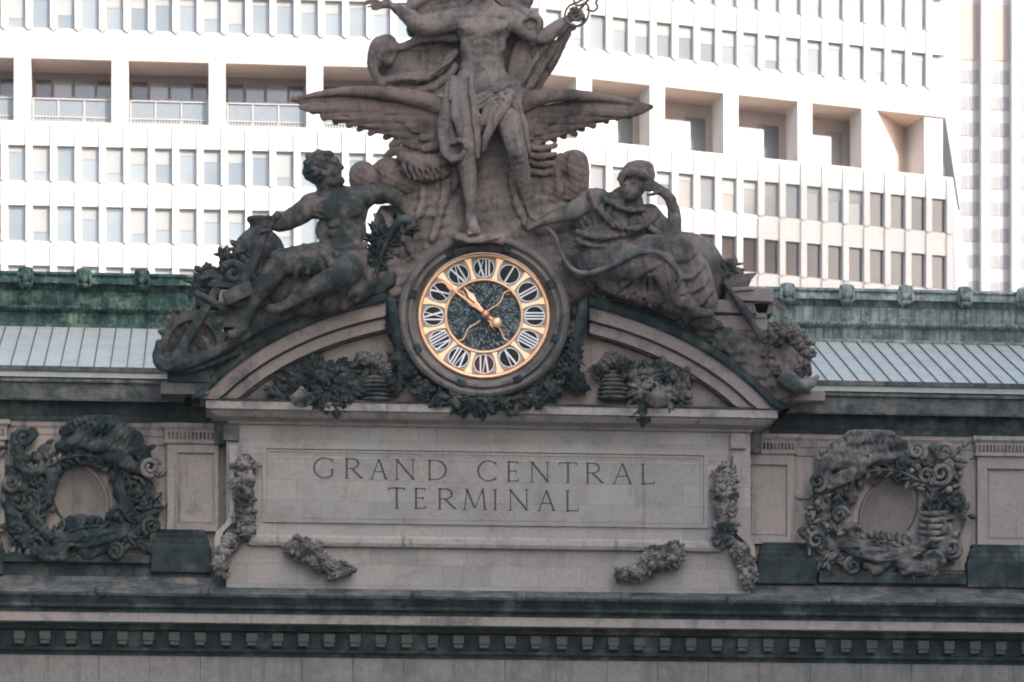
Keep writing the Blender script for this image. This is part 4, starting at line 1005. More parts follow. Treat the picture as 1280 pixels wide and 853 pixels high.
# eagle crouching behind the statue
EG = empty('eagle', wpt((600,240,-5),YM), 'carved stone eagle with hunched rounded wings crouching behind the feet of the standing statue', 'statue')
S = SDF(428,748,176,262,-30,52,1.3)
S.ell((454,223,6),(18,22,14),rot=-10,k=4); S.ell((486,218,8),(22,22,15),rot=8,k=3); S.ell((515,225,6),(26,22,14),k=5); S.tube([(466,206,16),(471,222,20),(470,240,18)],[2,3,3],2,op='sub'); S.tube([(498,204,20),(494,222,24),(500,240,20)],[2,2.5,3],2,op='sub')
S.tube([(504,198,20),(525,205,26),(552,203,26)], [9,11,9], 3); S.tube([(508,212,20),(530,220,24),(556,216,24)], [8,9,8], 3); S.ell((470,242,4),(36,14,12),k=4)
for i in range(7): S.tube([(508+i*7,193,28),(505+i*7,208,34),(512+i*7,224,32)],[1.5,2.2,1.5],1)
S.tube([(718,206,8),(722,222,10),(722,244,8)], [18,15,13], 5); S.ell((716,205,10),(18,17,14),k=4); S.tube([(700,196,14),(696,215,16),(700,240,14)],[5,7,7],4); S.tube([(706,200,24),(705,225,24)],[2,2.5],2.5,op='sub')
for i in range(4): S.tube([(652,180+i*10,18),(672,186+i*10,22),(694,182+i*11,16)],[3,4.5,3.5],1.2)
S.ell((690,238,6),(26,22,14),k=5); S.tube([(520,235,-2),(604,240,-12),(688,236,-2)],[11,12,11],3)
S.mesh('body', YM, M['wing'], EG, rough=.3, seed=8)

# ---- seated man, viewer's left
YL = -1.2
MAN = empty('seated_statue', wpt((400,350,30),YL), 'dark stone statue of a muscular seated man left of the clock gripping a shaft', 'statue')
S = SDF(284,530,186,426,0,96,1.2)
S.tube([(424,258,38),(428,286,40),(431,318,42)], [26,24,25], 6, fz=1.35)
S.ell((423,260,38),(33,21,18),k=6); S.ell((389,257,40),(15,15,14),k=6); S.ell((455,247,38),(14,13,14),k=6); S.ell((448,262,36),(12,20,14),k=6)
S.cone((405,228,38),(414,246,38),11.5,14,5); S.cone((400,246,34),(388,252,36),8,9,6); S.cone((420,244,34),(448,242,34),8,9,6)
S.ell((407,262,53),(16,13,7),rot=10,k=3); S.ell((439,260,53),(16,13,7),rot=-8,k=3)
for s,x in ((-1,425),(1,427)):
    for i,y in enumerate((281,292,303)): S.ell((x+s*8,y,55),(7.5,5,4),k=1.5)
    S.tube([(x+s*5,274,58),(x+s*16,278,56),(x+s*26,292,46)], 1.7, 1.5, op='sub'); S.ell((x+s*24,288,48),(7,13,6),k=3)
    S.tube([(x+s*4,275,60),(x+s*18,274,60),(x+s*31,264,54)], 1.6, 1.5, op='sub')
S.tube([(423,246,56),(424,270,61),(427,290,60),(428,310,58)], 1.4, 1.5, op='sub'); S.ell((428,309,60),(2.5,3,4),op='sub',k=1.5)
S.tube([(389,258,42),(371,270,47),(353,279,52),(340,281,55)], [14.5,13.5,11,7.5], 4); S.ell((374,263,52),(11,7,7),rot=-35,k=4); S.ell((356,274,54),(9,6,6),rot=-25,k=4)
S.ell((334,282,56),(8,9,6),rot=20,k=3)
for i in range(4): S.tube([(341-i*1.2,273.5+i*5,60),(334-i*1.2,272+i*5.3,66),(328.5-i*1.1,276+i*5,62),(329-i*1,279+i*4.6,57)],[2.7,2.7,2.4,2.0],.8)
S.tube([(340,276,62),(346,272,66),(349,267,64)],[3,2.8,2.2],1)
S.tube([(456,246,38),(477,241,34),(498,250,28),(511,267,28)], [13,11.5,10,6.5], 4); S.ell((514,272,30),(6,7,5),k=3)
for i in range(4): S.tube([(510+i*2.5,275,33),(509+i*3,282,36),(509+i*3.2,287,34)],[2.2,2,1.6],.8)
S.tube([(519,272,34),(524,277,36)],[2.2,1.8],.8)
# legs
S.tube([(424,322,42),(388,325,56),(355,326,64)], [23,20.5,16], 5); S.ell((352,324,70),(11,12,8),k=4); S.ell((378,318,62),(20,10,10),k=4)
S.tube([(351,328,62),(332,354,60),(314,384,56),(303,408,54)], [15,13,8.5,6.5], 5); S.ell((326,362,50),(9,18,9),rot=32,k=4); S.tube([(303,408,54),(296,416,62),(284,420,70)],[7,7,6],3); toes(S,(286,420,72),L=1,dx=2.4,r=1.9)
S.tube([(436,322,42),(436,334,62),(428,342,76)], [24,21,17], 5); S.ell((425,342,80),(12,13,8),k=4)
S.tube([(424,346,76),(398,357,72),(374,371,64),(358,381,60)], [15,12.5,8.5,6.5], 5); S.tube([(358,381,60),(349,385,66),(338,386,70)],[6.5,6.5,5.5],3); toes(S,(339,388,70),L=1,dx=2.2,r=1.8)
# head
S.ell((403,212,40),(17,19,17),rot=-12,k=4); S.ell((413,213,42),(13,14,14),rot=-12,k=4); S.ell((417,201,43),(7,6,10),k=4)
S.tube([(421,203,42),(427.5,209.5,42),(424,212,42)],[2.6,2.9,2.4],1.5); S.ell((424,217,42),(4.0,2.2,6),rot=-30,k=1.5); S.ell((423.5,221,42),(4.0,2.0,6),rot=-30,k=1.5); S.ell((425,226,42),(6.5,5.5,8),k=3); S.tube([(407,226,46),(416,228,50),(424,227,46)],[5,5,5],3)
S.ell((419,207,52),(3.5,2.5,3),rot=35,op='sub',k=1.5); S.ell((418.8,207,50.5),(2.6,1.8,2.2),k=.8); S.tube([(416,202,54),(422,204,52)],1.4,1.2); S.ell((404,217,56.5),(3.2,4.6,2.2),k=1)
S.mesh('body', YL, M['statue_l'], MAN, rough=.25, seed=2)
S = SDF(374,424,182,242,12,70,1.1); r = random.Random(5)
S.ell((399,210,39),(18.5,20,18.5),k=3); S.ell((414,214,44),(11,13,16),op='sub',k=1)
for i in range(90):
    a = r.uniform(0,2*PI); b_ = r.uniform(-.2,1.35); x = 399+18.5*math.cos(a)*math.cos(b_); y = 209+20*math.sin(a)*math.cos(b_); z = 39+18*math.sin(b_)
    if x > 411 and y > 200: continue
    S.ell((x,y,z),(r.uniform(2.6,4.6),r.uniform(2.4,4.2),3.4),k=1.1)
for x,y in ((411,192),(414,194),(408,194),(405,192)): S.ell((x,y,44),(4,4,5),k=1.5)
S.mesh('hair', YL, M['statue_l'], MAN, rough=.4, seed=7)
S = SDF(300,486,296,420,0,92,1.3)
S.ell((432,318,48),(30,11,16),rot=4,k=4); S.tube([(398,316,66),(412,326,72),(420,340,84)],[5,6,4],3); S.tube([(404,306,58),(430,312,66),(456,306,56)],[4,5,4],2.5); S.tube([(400,312,60),(430,320,70),(458,316,56)],[4,5,4],2.5)
S.ell((392,362,34),(58,34,26),k=6); S.ell((438,352,40),(34,26,26),k=6)
for i in range(9): x = 352+i*12; S.fold([(x+22,332),(x+8,354),(x-6,386)],[3,4.4,3],1.6,lift=.4)
for i in range(8): x = 358+i*12; S.fold([(x+22,334),(x+8,354),(x-6,386)],[1.6,2.4,1.6],1.6,op='sub')
S.tube([(380,308,58),(386,322,72),(384,340,74)],[4,4.5,4],2.5); S.tube([(370,310,60),(374,326,76),(370,344,76)],[3,4,3.5],2.5); S.tube([(452,320,56),(452,342,60),(444,362,58)],[6,7,5],3)
S.mesh('drapery', YL, M['statue_l'], MAN, rough=.4, seed=4)
TL = empty('tool_shaft', wpt((310,345,66),YL), 'long thick stone tool handle slanting down from the seated man\'s fist', 'tool')
mb = MB(); q = [(348.5,266,61),(344,272,61),(334,287,61),(322,315,61),(309,344,60),(300,362,58)]; mb.tube([wpt(p,YL) for p in q], [.10,.11,.10,.12,.15,.17], 12); mb.build('handle', M['statue_l'], TL, smooth=True)
mb = MB(); a = np.array(wpt((298,368,58),YL)); b_ = np.array([.40,0,.19]); mb.obox(a, b_, (0,.2,0), (-.09,0,.19)); mb.build('hammer_head', M['props'], TL, bevel=.03)

# ---- seated woman, viewer's right
YR = -1.2
WOM = empty('reclining_statue', wpt((790,350,30),YR), 'brown stone statue of a draped woman right of the clock resting head on hand', 'statue')
S = SDF(656,900,190,402,0,92,1.2)
S.tube([(782,254,34),(772,284,38),(758,312,40)], [22,26,28], 6, fz=1.3); S.ell((766,262,36),(34,20,18),rot=8,k=6); S.ell((745,250,36),(17,14,14),k=6); S.ell((810,270,36),(16,14,14),k=6)
S.cone((791,246,40),(789,262,38),9.5,12,5); S.ell((772,276,54),(11,9,6),k=3); S.ell((795,278,54),(10,9,6),k=3)
S.tube([(812,268,38),(826,282,44),(841,294,50)], [13,12,9], 4); S.tube([(842,295,50),(843,270,53),(838,249,53)], [9.5,8.5,6.2], 3); S.ell((845,272,50),(5,14,6),k=3)
S.tube([(838,249,53),(829,240,54),(818,234,55)], [6.2,6.5,6], 3)
for i in range(4): S.tube([(820,229+i*3.4,58),(812,226+i*3.6,60),(805,227+i*3.6,58)],[2.2,2,1.7],.8)
S.tube([(824,240,60),(816,243,62),(810,244,60)],[2.3,2.1,1.7],1)
S.tube([(742,252,38),(722,262,42),(706,268,44),(688,273,46),(674,278,46)], [15,13,10,8,5], 4); S.ell((668,280,46),(7,5.5,5),k=3)
for i in range(4): S.tube([(665,276+i*3,49),(659.5,277+i*3,51),(660,281+i*2.5,47)],[2.2,2,1.6],.8)
S.tube([(669,275,50),(663,272,52)],[2.2,1.7],1)
S.tube([(756,322,42),(800,330,58),(832,330,66)], [26,23,17], 5); S.tube([(830,332,66),(850,360,62),(870,388,58)], [17,13,8], 5)
S.tube([(770,318,34),(815,312,48),(852,314,56)], [22,20,18], 5); S.tube([(852,314,56),(870,346,52),(884,384,46)], [18,14,9], 5)
S.tube([(870,388,58),(880,392,66),(888,392,74)],[7,6,5],3); toes(S,(886,392,74),L=2,dx=2.2,r=1.7)
# head, tilted towards the hand
S.ell((793,230,44),(14.5,17,15),rot=-14,k=4); S.ell((787,238,51),(11,13,11),rot=-14,k=4); S.ell((785,247,54),(6.5,5.5,6),k=3)
S.tube([(785,230,62),(784,239,65)],[2.0,2.9],1.2)
for x,y in ((779.5,233),(791,231.5)): S.ell((x,y,62.5),(3.8,2.4,3.4),op='sub',k=1.3); S.ell((x,y,58.6),(2.9,1.9,2.6),k=.8); S.tube([(x-4,y-3.4,61),(x+3,y-4,62)],1.3,1.2)
S.ell((785,244.5,62),(4.2,1.2,2.2),k=.9); S.ell((785.3,247,61.6),(3.6,1.2,2),k=.9)
S.mesh('body', YR, M['statue_r'], WOM, rough=.2, seed=6)
S = SDF(766,826,192,250,16,76,1.1)
S.ell((798,217,43),(21,14,19),rot=6,k=4); S.ell((800,208,42),(17,8,16),k=4); S.tube([(775,224,52),(784,215,60),(800,216,62),(814,226,54)], [4.5,5,5,5], 1.5); S.tube([(776,218,54),(790,209,60),(808,212,58)], [3.5,4,4], 1.2); S.ell((812,232,46),(8,8,12),k=3)
r = random.Random(3)
for i in range(26): a = r.uniform(-.3,2.6); S.tube([(797-22*math.cos(a),222-10*math.sin(a)+r.uniform(0,8),52+r.uniform(0,6)),(797-16*math.cos(a),216-10*math.sin(a),60)],[2,1.4],.9)
S.ell((785,239,64),(11,12,16),op='sub',k=1.5)
S.mesh('hair', YR, M['statue_r'], WOM, rough=.3, seed=9)
S = SDF(676,904,226,412,0,94,1.25)
S.tube([(736,243,46),(750,262,56),(774,284,64),(800,284,62),(820,268,54)], [5,5,4.5,4.5,5], 2.5); S.tube([(744,240,50),(762,252,58),(784,262,60),(804,262,56)], [4,4,3.5,3.5], 2)
S.ell((744,250,38),(22,15,17),k=4); S.ell((720,262,40),(20,11,12),rot=-28,k=4)
S.ell((756,272,32),(42,28,20),k=5); S.ell((790,284,36),(24,18,18),k=5)
for i in range(8): S.fold([(726+i*10,243+i*2),(720+i*10,264+i*3),(728+i*11,288+i*1.5)],[2.2,3.2,2.2],1.6,lift=.5)
for i in range(7): S.fold([(731+i*10,243+i*2),(725+i*10,264+i*3),(733+i*11,288+i*1.5)],[1.4,2.2,1.4],1.4,op='sub')
S.ell((752,303,42),(30,22,20),k=4); S.tube([(722,290,58),(750,297,64),(784,292,60)],[3.5,4,3.5],1.8); S.tube([(720,300,58),(748,310,64),(780,304,58)],[3.5,4.5,3.5],1.8)
S.ell((812,278,38),(17,14,15),k=4); S.tube([(804,266,52),(812,284,56),(826,292,54)],[3,4,3],1.5); S.tube([(820,264,48),(828,280,54),(834,290,54)],[3,3.5,3],1.5)
# skirt: cloth over both legs with long running folds
S.ell((748,326,36),(46,24,22),k=5); S.tube([(745,330,48),(790,330,64),(824,334,74)], [22,23,18], 4); S.tube([(824,334,70),(838,352,68),(850,372,62)],[18,16,13],4); S.tube([(800,318,44),(830,310,56),(853,313,60)],[16,18,19],4); S.tube([(853,314,58),(868,342,58),(880,374,50)],[20,21,18],4)
S.ell((800,358,44),(58,22,22),rot=14,k=5); S.ell((850,378,44),(30,18,18),rot=20,k=4)
r = random.Random(12)
for (p,q_,w_,z_) in (((872,312),(858,322),(840,326),3.6),((880,330),(864,346),(842,346),4.6),((885,349),(868,362),(850,364),3.8),((889,364),(872,382),(852,380),4.6),((893,384),(880,396),(862,394),3.4)):
    q = [p,q_,w_]; S.fold(q,[2.4,z_,2.2],1.6,lift=.5); S.fold([(x+1,y+7) for x,y in q],[1.6,z_*.75,1.4],1.4,op='sub')
S.ell((812,352,72),(13,16,12),rot=18,k=4,op='sub')
for (x,y) in ((768,366),(781,378),(797,384),(812,390),(838,388)):
    q = [(826-(830-x)*.12,330),(x*.45+824*.55-4,346+r.uniform(-3,3)),(x,y)]; S.fold(q,[1.6,r.uniform(3,4.2),2.6],1.5,lift=.5); S.fold([(a_+5,b_+3) for a_,b_ in q],[1.2,r.uniform(2,3),1.8],1.3,op='sub')
for (x,y,x2,y2) in ((704,318,734,352),(722,322,748,360),(746,330,760,368),(764,322,790,330),(716,306,760,312)):
    q = [(x,y),((x+x2)/2-3,(y+y2)/2+4),(x2,y2)]; S.fold(q,[1.8,r.uniform(2.8,4),1.8],1.5,lift=.5); S.fold([(a_+5,b_-1) for a_,b_ in q],[1.2,2.4,1.4],1.3,op='sub')
S.mesh('drapery', YR, M['statue_r'], WOM, rough=.35, seed=11)
mb = MB(); q = cr([np.array(p,float) for p in [(684,286,50),(694,296,58),(702,318,64),(714,336,70),(734,342,76),(764,333,84),(794,318,90),(820,316,92),(840,330,90),(849,352,84),(844,362,80)]],6)
mb.tube([wpt(p,YR) for p in q], [.045+.035*math.sin(PI*i/len(q)) for i in range(len(q))], 10); mb.build('sash', M['sootmid'], WOM, smooth=True)
# ------------------------------------------------------------------ carved objects lying round the two figures
def leaf_px(mb, p, q, Y0, w, n=(0,-1,0), curl=.3):
    a, b = np.array(wpt(p,Y0)), np.array(wpt(q,Y0)); L = np.linalg.norm(b-a)
    mb.leaf(a, b-a, n, L, w/PPM, curl)
def ball_px(mb, p, r, Y0, jitter=.12, seg=8): c = wpt(p,Y0); r = r/PPM; mb.ball(c, (r,r,r), seg, 6, jitter)
def rosette(mb, p, r, Y0, rnd, n=6):
    for k in range(n):
        a = 2*PI*k/n+rnd.random(); q = (p[0]+r*math.cos(a), p[1]+r*math.sin(a), p[2]-1)
        leaf_px(mb, (p[0],p[1],p[2]), q, Y0, r*.42, curl=-.2)
    ball_px(mb, (p[0],p[1],p[2]+1), r*.3, Y0)
def foliage(name, label, spots, Y0, mat, seed, leafL=11, leafW=3.2, fruit=.25, rose=.12, dens=1.0, cat='garland', group=None, backing=True, dirn=None, fmat=None, base=0):
    """carved mass of leaves, fruit and flowers; spots: (x, y, radius px, depth px)"""
    rnd = random.Random(seed); xs = [s[0] for s in spots]; ys = [s[1] for s in spots]
    root = empty(name, wpt((sum(xs)/len(xs), max(ys), 0),Y0), label, cat, group)
    R = max(s[2] for s in spots)+4
    if backing:
        S = SDF(min(xs)-R, max(xs)+R, min(ys)-R, max(ys)+R, -6+base, max(s[3] for s in spots)+10, 1.5)
        for (x,y,r_,d) in spots:
            S.ell((x,y,d*.3+base*.5),(r_*.92,r_*.92,max(3,d*.62)),k=5)
            for k in range(int(2+r_*.5)):
                a = rnd.random()*2*PI; rr = r_*rnd.random()*.8; S.ell((x+rr*math.cos(a),y+rr*math.sin(a),d*.75),(rnd.uniform(2.5,5),rnd.uniform(2,4.5),rnd.uniform(2,4)),rot=rnd.uniform(0,180),k=1.2)
        S.mesh('backing', Y0, mat, root, rough=.8, seed=seed)
    mb = MB(); fr = []
    for (x,y,r_,d) in spots:
        n = int(dens*(5+r_*r_*.11))
        for k in range(n):
            a = rnd.random()*2*PI; rr = r_*math.sqrt(rnd.random())*.9; px, py = x+rr*math.cos(a), y+rr*math.sin(a); dd = d*(1.0-.45*(rr/r_)**2)
            u = rnd.random()
            if u < fruit: fr.append(((px,py,dd), rnd.uniform(2.6,4.6)))
            elif u < fruit+rose: rosette(mb, (px,py,dd+1), rnd.uniform(5,7.5), Y0, rnd)
            else:
                b = (a+rnd.uniform(-.9,.9)) if dirn is None else (dirn+rnd.uniform(-.6,.6)); L = leafL*rnd.uniform(.7,1.25)
                leaf_px(mb, (px,py,dd), (px+L*math.cos(b),py+L*math.sin(b),dd+rnd.uniform(-5,3)), Y0, leafW*rnd.uniform(.8,1.3), (rnd.uniform(-.5,.5),-1,rnd.uniform(-.2,.7)), rnd.uniform(.1,.6))
    mb.build('leaves', mat, root, smooth=True, fix=False)
    fr.sort(key=lambda t: -t[1])
    for p, r_ in fr[:18]:
        m2 = MB(); ball_px(m2, p, r_, Y0); m2.build('fruit', fmat or mat, root, smooth=True, fix=False)
    return root
def spray(mb, pts, Y0, L, w, rnd, n=14, side=.75, taper=.6):
    """laurel spray: paired leaves along a curve"""
    q = cr([np.array(p,float) for p in pts], max(3,n//(len(pts)-1)))
    for i in range(len(q)-1):
        t = q[i+1]-q[i]; t /= np.linalg.norm(t)+1e-6; ang = math.atan2(t[1],t[0]); k = L*(1-(1-taper)*i/len(q))
        for s in (-1,1):
            b = ang+s*(side+rnd.uniform(-.2,.2)); p = q[i]
            leaf_px(mb, tuple(p), (p[0]+k*math.cos(b), p[1]+k*math.sin(b), p[2]+rnd.uniform(-1,4)), Y0, w, (rnd.uniform(-.4,.4),-1,rnd.uniform(-.2,.5)), rnd.uniform(.2,.5))
    mb.tube([wpt(tuple(p),Y0) for p in q], .045, 6)
def strip(mb, pts, rad, Y0, seg=10, flat=None):
    q = cr([np.array(p,float) for p in pts], 6); n = len(q)
    r = np.interp(np.linspace(0,1,n), np.linspace(0,1,len(rad)), rad)/PPM
    mb.tube([wpt(tuple(p),Y0) for p in q], list(r), seg, flat=flat)
def spiral(cx, cy, r0, r1, a0, turns, d, n=22): return [(cx+(r0+(r1-r0)*i/n)*math.cos(a0+turns*2*PI*i/n), cy+(r0+(r1-r0)*i/n)*math.sin(a0+turns*2*PI*i/n), d) for i in range(n+1)]

# jar
JY = -1.0
JR = empty('stone_jar', wpt((324,365,0),JY), 'big rounded dark stone jar with a flared rim behind the seated man\'s fist', 'jar')
mb = MB(); prof = [(12,272.5),(15,273.5),(15.5,277),(13,280),(11.5,283),(12.5,287),(20,293),(27,301),(31.5,311),(32.5,313),(33.5,316),(34,322),(33,340),(28,356),(18,370)]
c = JY; Pn = []; F = []; n = 40
ax = W(324,320,c)
for r_, v in prof:
    z = Z(324,v,c)
    for k in range(n): a = 2*PI*k/n; Pn.append((ax[0]+r_/PPM*math.cos(a), c-.1+r_/PPM*.8*math.sin(a), z))
for i in range(len(prof)-1):
    for k in range(n): F.append((i*n+k, i*n+(k+1)%n, (i+1)*n+(k+1)%n, (i+1)*n+k))
F += [tuple(range(n))]; mb.add(Pn,F); o = mb.build('body', M['props'], JR, smooth=True); o.modifiers.new('e','EDGE_SPLIT').split_angle = .7
# masonry under the left group
BL = empty('rock_base', wpt((330,420,0),-1.0), 'stepped stone blocks and rubble under the seated man along the left arch', 'rock')
def blk(root, cx, cy, w_, h_, d0, d1, Y0, mat, rot=0, name='block', bev=.03):
    mb = MB(); c = np.array(wpt((cx,cy,(d0+d1)/2),Y0)); a = math.radians(rot); hx, hz = w_/2/PPM, h_/2/PPM
    mb.obox(c, (hx*math.cos(a),0,-hx*math.sin(a)), (0,(d1-d0)/2/PPM,0), (hz*math.sin(a),0,hz*math.cos(a))); return mb.build(name, M[mat], root, bevel=bev)
blk(BL, 296,377,44,18,0,44,YL,'block'); blk(BL, 302,400,44,26,0,36,YL,'sootmid'); blk(BL, 262,380,34,12,0,24,YL,'soot'); blk(BL, 246,436,60,40,-10,12,YL,'soot'); blk(BL, 340,385,50,30,-10,30,YL,'sootmid'); blk(BL,236,470,52,22,0,34,YL,'soot'); blk(BL,231,488,58,16,0,30,YL,'sootmid'); blk(BL,292,362,62,6,0,46,YL,'soot')
S = SDF(250,506,330,470,-16,60,1.7); S.tube([(262,462,10),(300,428,12),(350,400,14),(410,378,14),(486,350,12)], [16,20,20,18,14], 4, n=8); S.tube([(300,420,34),(345,398,36),(400,378,36)],[7,9,8],4); S.ell((335,395,30),(26,14,14),rot=-28,k=5)
S.ripple(.9,.2,.14,.1,3); S.mesh('rubble', YL, M['props'], BL, rough=.9, seed=21)
# anchor
AN = empty('stone_anchor', wpt((230,462,40),YL), 'grey stone anchor with a slanting shank at the left end of the arch', 'anchor')
mb = MB(); a, b_ = np.array(wpt((272,360,42),YL)), np.array(wpt((226,438,46),YL)); ex = (b_-a)/2; pn = np.cross(ex,(0,1,0)); pn = pn/np.linalg.norm(pn)*.13; mb.obox((a+b_)/2, ex, (0,.10,0), pn); mb.build('shank', M['props'], AN, bevel=.03)
mb = MB(); q = [wpt(p,YL) for p in ((258,373,42),(250,386,44))]; d_ = np.array(q[1])-np.array(q[0]); 
strip(mb, [(244,366,44),(262,376,46),(284,388,44)], [4,5,4], YL); mb.build('stock', M['props'], AN, smooth=True)
S = SDF(186,345,398,480,10,66,1.3); S.tube([(199,428,36),(197,446,42),(206,457,46),(232,452,48),(262,443,46),(290,430,42),(322,412,38)], [4,7,8.5,10,8,6,4], 2); S.tube([(228,436,46),(222,450,48)],[7,10],3); S.tube([(204,462,40),(235,462,42),(270,452,40),(300,440,38)],[3,4,4,3],1.5)
S.tube([(262,440,46),(258,428,48),(250,420,48)],[5,4,2],2); S.mesh('arms', YL, M['props'], AN, rough=.3)
# gear wheel
GW = empty('gear_wheel', wpt((240,430,20),YL), 'dark stone gear wheel with square teeth standing behind the anchor', 'wheel')
mb = MB(); n = 40; c = (241,430); 
def disc(mb, R, r_in, d0, d1, tooth=0):
    P0 = []
    for k in range(n*2):
        a = 2*PI*k/(n*2); rr = R+(tooth if (k//2)%2 == 0 else 0); P0.append((rr*math.cos(a), rr*math.sin(a)))
    m_ = len(P0); V = []
    for d_ in (d1,d0): V += [wpt((c[0]+x,c[1]+y,d_),YL) for x,y in P0]
    for d_ in (d1,d0): V += [wpt((c[0]+r_in*math.cos(2*PI*k/m_),c[1]+r_in*math.sin(2*PI*k/m_),d_),YL) for k in range(m_)]
    F = []
    for k in range(m_):
        j = (k+1)%m_; F += [(k,j,m_+j,m_+k),(k,2*m_+k,2*m_+j,j),(m_+k,m_+j,3*m_+j,3*m_+k),(2*m_+k,3*m_+k,3*m_+j,2*m_+j)]
    mb.add(V,F)
disc(mb, 40, 30, 14, 32, 6.5); mb.build('toothed_rim', M['props'], GW)
mb = MB(); disc(mb, 31, 3, 16, 24); mb.build('disc', M['props'], GW)
mb = MB(); disc(mb, 10, 1, 16, 34); mb.build('hub', M['props'], GW)
# heap of leaves and fruit by the jar, with a ram's horn
foliage('leaf_heap', 'heap of dark carved leaves, grapes and fruit below the jar on the left', [(302,318,10,26),(285,328,13,30),(262,345,15,30),(250,358,13,28),(276,352,14,34),(300,348,16,36),(320,350,14,34),(326,330,12,30)], YL, M['props'], 31, 13, 4, .35, .05, 1.1, cat='foliage')
mb = MB(); strip(mb, [(246,335,36),(252,338,40),(266,346,40)], [1,3,4], YL); HN = mb.build('curled_horn', M['props'], None, smooth=True)
mb = MB(); strip(mb, spiral(292,342,14,3,-2.6,1.2,44), [5.5,5,4,2.5], YL); mb2 = mb; 
bpy.data.objects.remove(HN); HN = mb2.build('curled_horn', M['props'], None, smooth=True); tag(HN, 'small curled stone ram\'s horn lying on the dark leaf heap', 'horn')
mb = MB()
for p,q in (((300,350,40),(306,366,44)),((288,352,40),(268,366,44)),((296,356,42),(290,372,46)),((252,340,36),(243,332,36)),((262,346,36),(250,348,40))): leaf_px(mb, p, q, YL, 4.5)
tag(mb.build('broad_leaves', M['props'], None, smooth=True, fix=False), 'few broad pointed stone leaves hanging over the light block left of the arch', 'leaves')
# laurel bush right of the man
foliage('laurel_branch', 'dark carved laurel branches between the seated man and the clock', [(476,300,16,30),(497,290,15,28),(512,290,9,20),(470,325,15,26),(492,316,14,22),(508,308,10,16)], YL, M['reliefd'], 32, 17, 2.4, .03, 0, 1.3, cat='foliage')
mb = MB(); strip(mb, [(470,345,30),(478,315,34),(488,292,38),(500,276,40),(513,275,38)], [2,3,3.5,5,6], YL); tag(mb.build('bent_branch', M['soot'], None, smooth=True), 'thick dark bent branch rising out of the laurel beside the man', 'branch')
mb = MB(); 
S = SDF(462,520,255,352,-10,34,1.6); S.ell((486,290,4),(22,34,12),k=4); S.ell((490,330,4),(22,22,10),k=4); S.tube([(478,262,14),(486,280,20),(480,300,18)],[4,5,4],2)
o = S.mesh('shrub_backing', YL, M['statue'], None, rough=.8, seed=14); tag(o, 'rough brown stone lump behind the laurel left of the clock', 'rock')

# right group: globe, leaves, books, pole, wreath
mb = MB(); ax = wpt((862,348,8),YR); mb.ball(ax, (46/PPM,26/PPM,56/PPM), 40, 28); GL = mb.build('stone_globe', M['statue_r'], None, smooth=True); tag(GL, 'large smooth dark stone globe behind the reclining woman\'s knees', 'globe')
foliage('spiky_leaves', 'tuft of spiky carved leaves right of the globe', [(908,340,8,26),(915,336,6,26),(900,350,8,24)], YR, M['statue_r'], 33, 13, 2.6, 0, 0, 2.2, cat='foliage')
BK = empty('open_book', wpt((930,360,30),YR), 'thick open stone book with a raised cover right of the reclining woman', 'book')
def wedge(root, pts, d0, d1, Y0, mat, name, bev=.02):
    mb = MB(); n = len(pts); V = [wpt((x,y,d1),Y0) for x,y in pts]+[wpt((x,y,d0),Y0) for x,y in pts]
    mb.add(V, [tuple(range(n)), tuple(range(n,2*n))[::-1]]+[(i,n+i,n+(i+1)%n,(i+1)%n) for i in range(n)]); return mb.build(name, M[mat], root, bevel=bev)
wedge(BK, [(903,352),(920,343),(947,341),(940,349),(936,358),(910,361)], 6, 34, YR, 'statue_r', 'raised_cover'); wedge(BK, [(908,361),(936,358),(943,362),(912,365)], 4, 38, YR, 'block', 'pages'); wedge(BK, [(903,355),(907,352),(946,398),(941,401)], 30, 42, YR, 'props', 'cover_edge')
BK2 = empty('book_stack', wpt((930,400,20),YR), 'stack of heavy closed stone books and slabs below the open book', 'books')
for cx,cy,w_,h_,d1,m_,rt in ((934,373,58,17,34,'block',2),(938,390,50,14,30,'statue_r',1),(902,388,44,16,34,'block',0),(918,408,76,18,28,'block',0),(906,424,50,14,28,'statue_r',0),(938,430,40,26,24,'block',0)): blk(BK2, cx,cy,w_,h_,-12,d1,YR,m_,rt,'volume')
wedge(None, [(940,366),(953,362),(984,384),(981,390),(962,378),(958,398),(946,398)], 8, 30, YR, 'statue_r', 'book_cover_slab'); tag(bpy.context.scene.objects[-1] if False else bpy.data.objects['book_cover_slab'], 'slanting gabled stone slab at the right edge of the book stack', 'slab')
mb = MB(); strip(mb, [(906,352,44),(925,382,46),(944,410,48),(953,424,48)], [2.5,3,4.5,6.5], YR); tag(mb.build('stone_pole', M['props'], None, smooth=True), 'long dark tapering stone pole slanting down across the book stack', 'pole')
S = SDF(724,1000,340,512,-18,46,1.7); S.tube([(742,352,10),(800,368,10),(860,392,12),(915,430,14),(955,470,12),(966,492,10)], [14,16,18,20,20,18], 4, n=8); S.ell((880,405,26),(24,10,14),rot=20,k=4); S.ell((945,440,14),(26,24,20),k=6); S.ell((985,462,8),(32,40,22),k=6)
S.ripple(.9,.18,.16,.1,7); o = S.mesh('rocky_ledge', YR, M['statue_r'], None, rough=.9, seed=22); tag(o, 'rough brown rocky ledge under the reclining woman along the right arch', 'rock')
WR = [(982+25*math.cos(a), 441+28*math.sin(a), 10, 34) for a in np.linspace(0,2*PI,12)[:-1]]
foliage('fruit_wreath', 'ring-shaped carved wreath of leaves and fruit at the right end of the arch', WR, YR, M['statue_r'], 34, 10, 3, .35, .15, 1.3, cat='wreath')
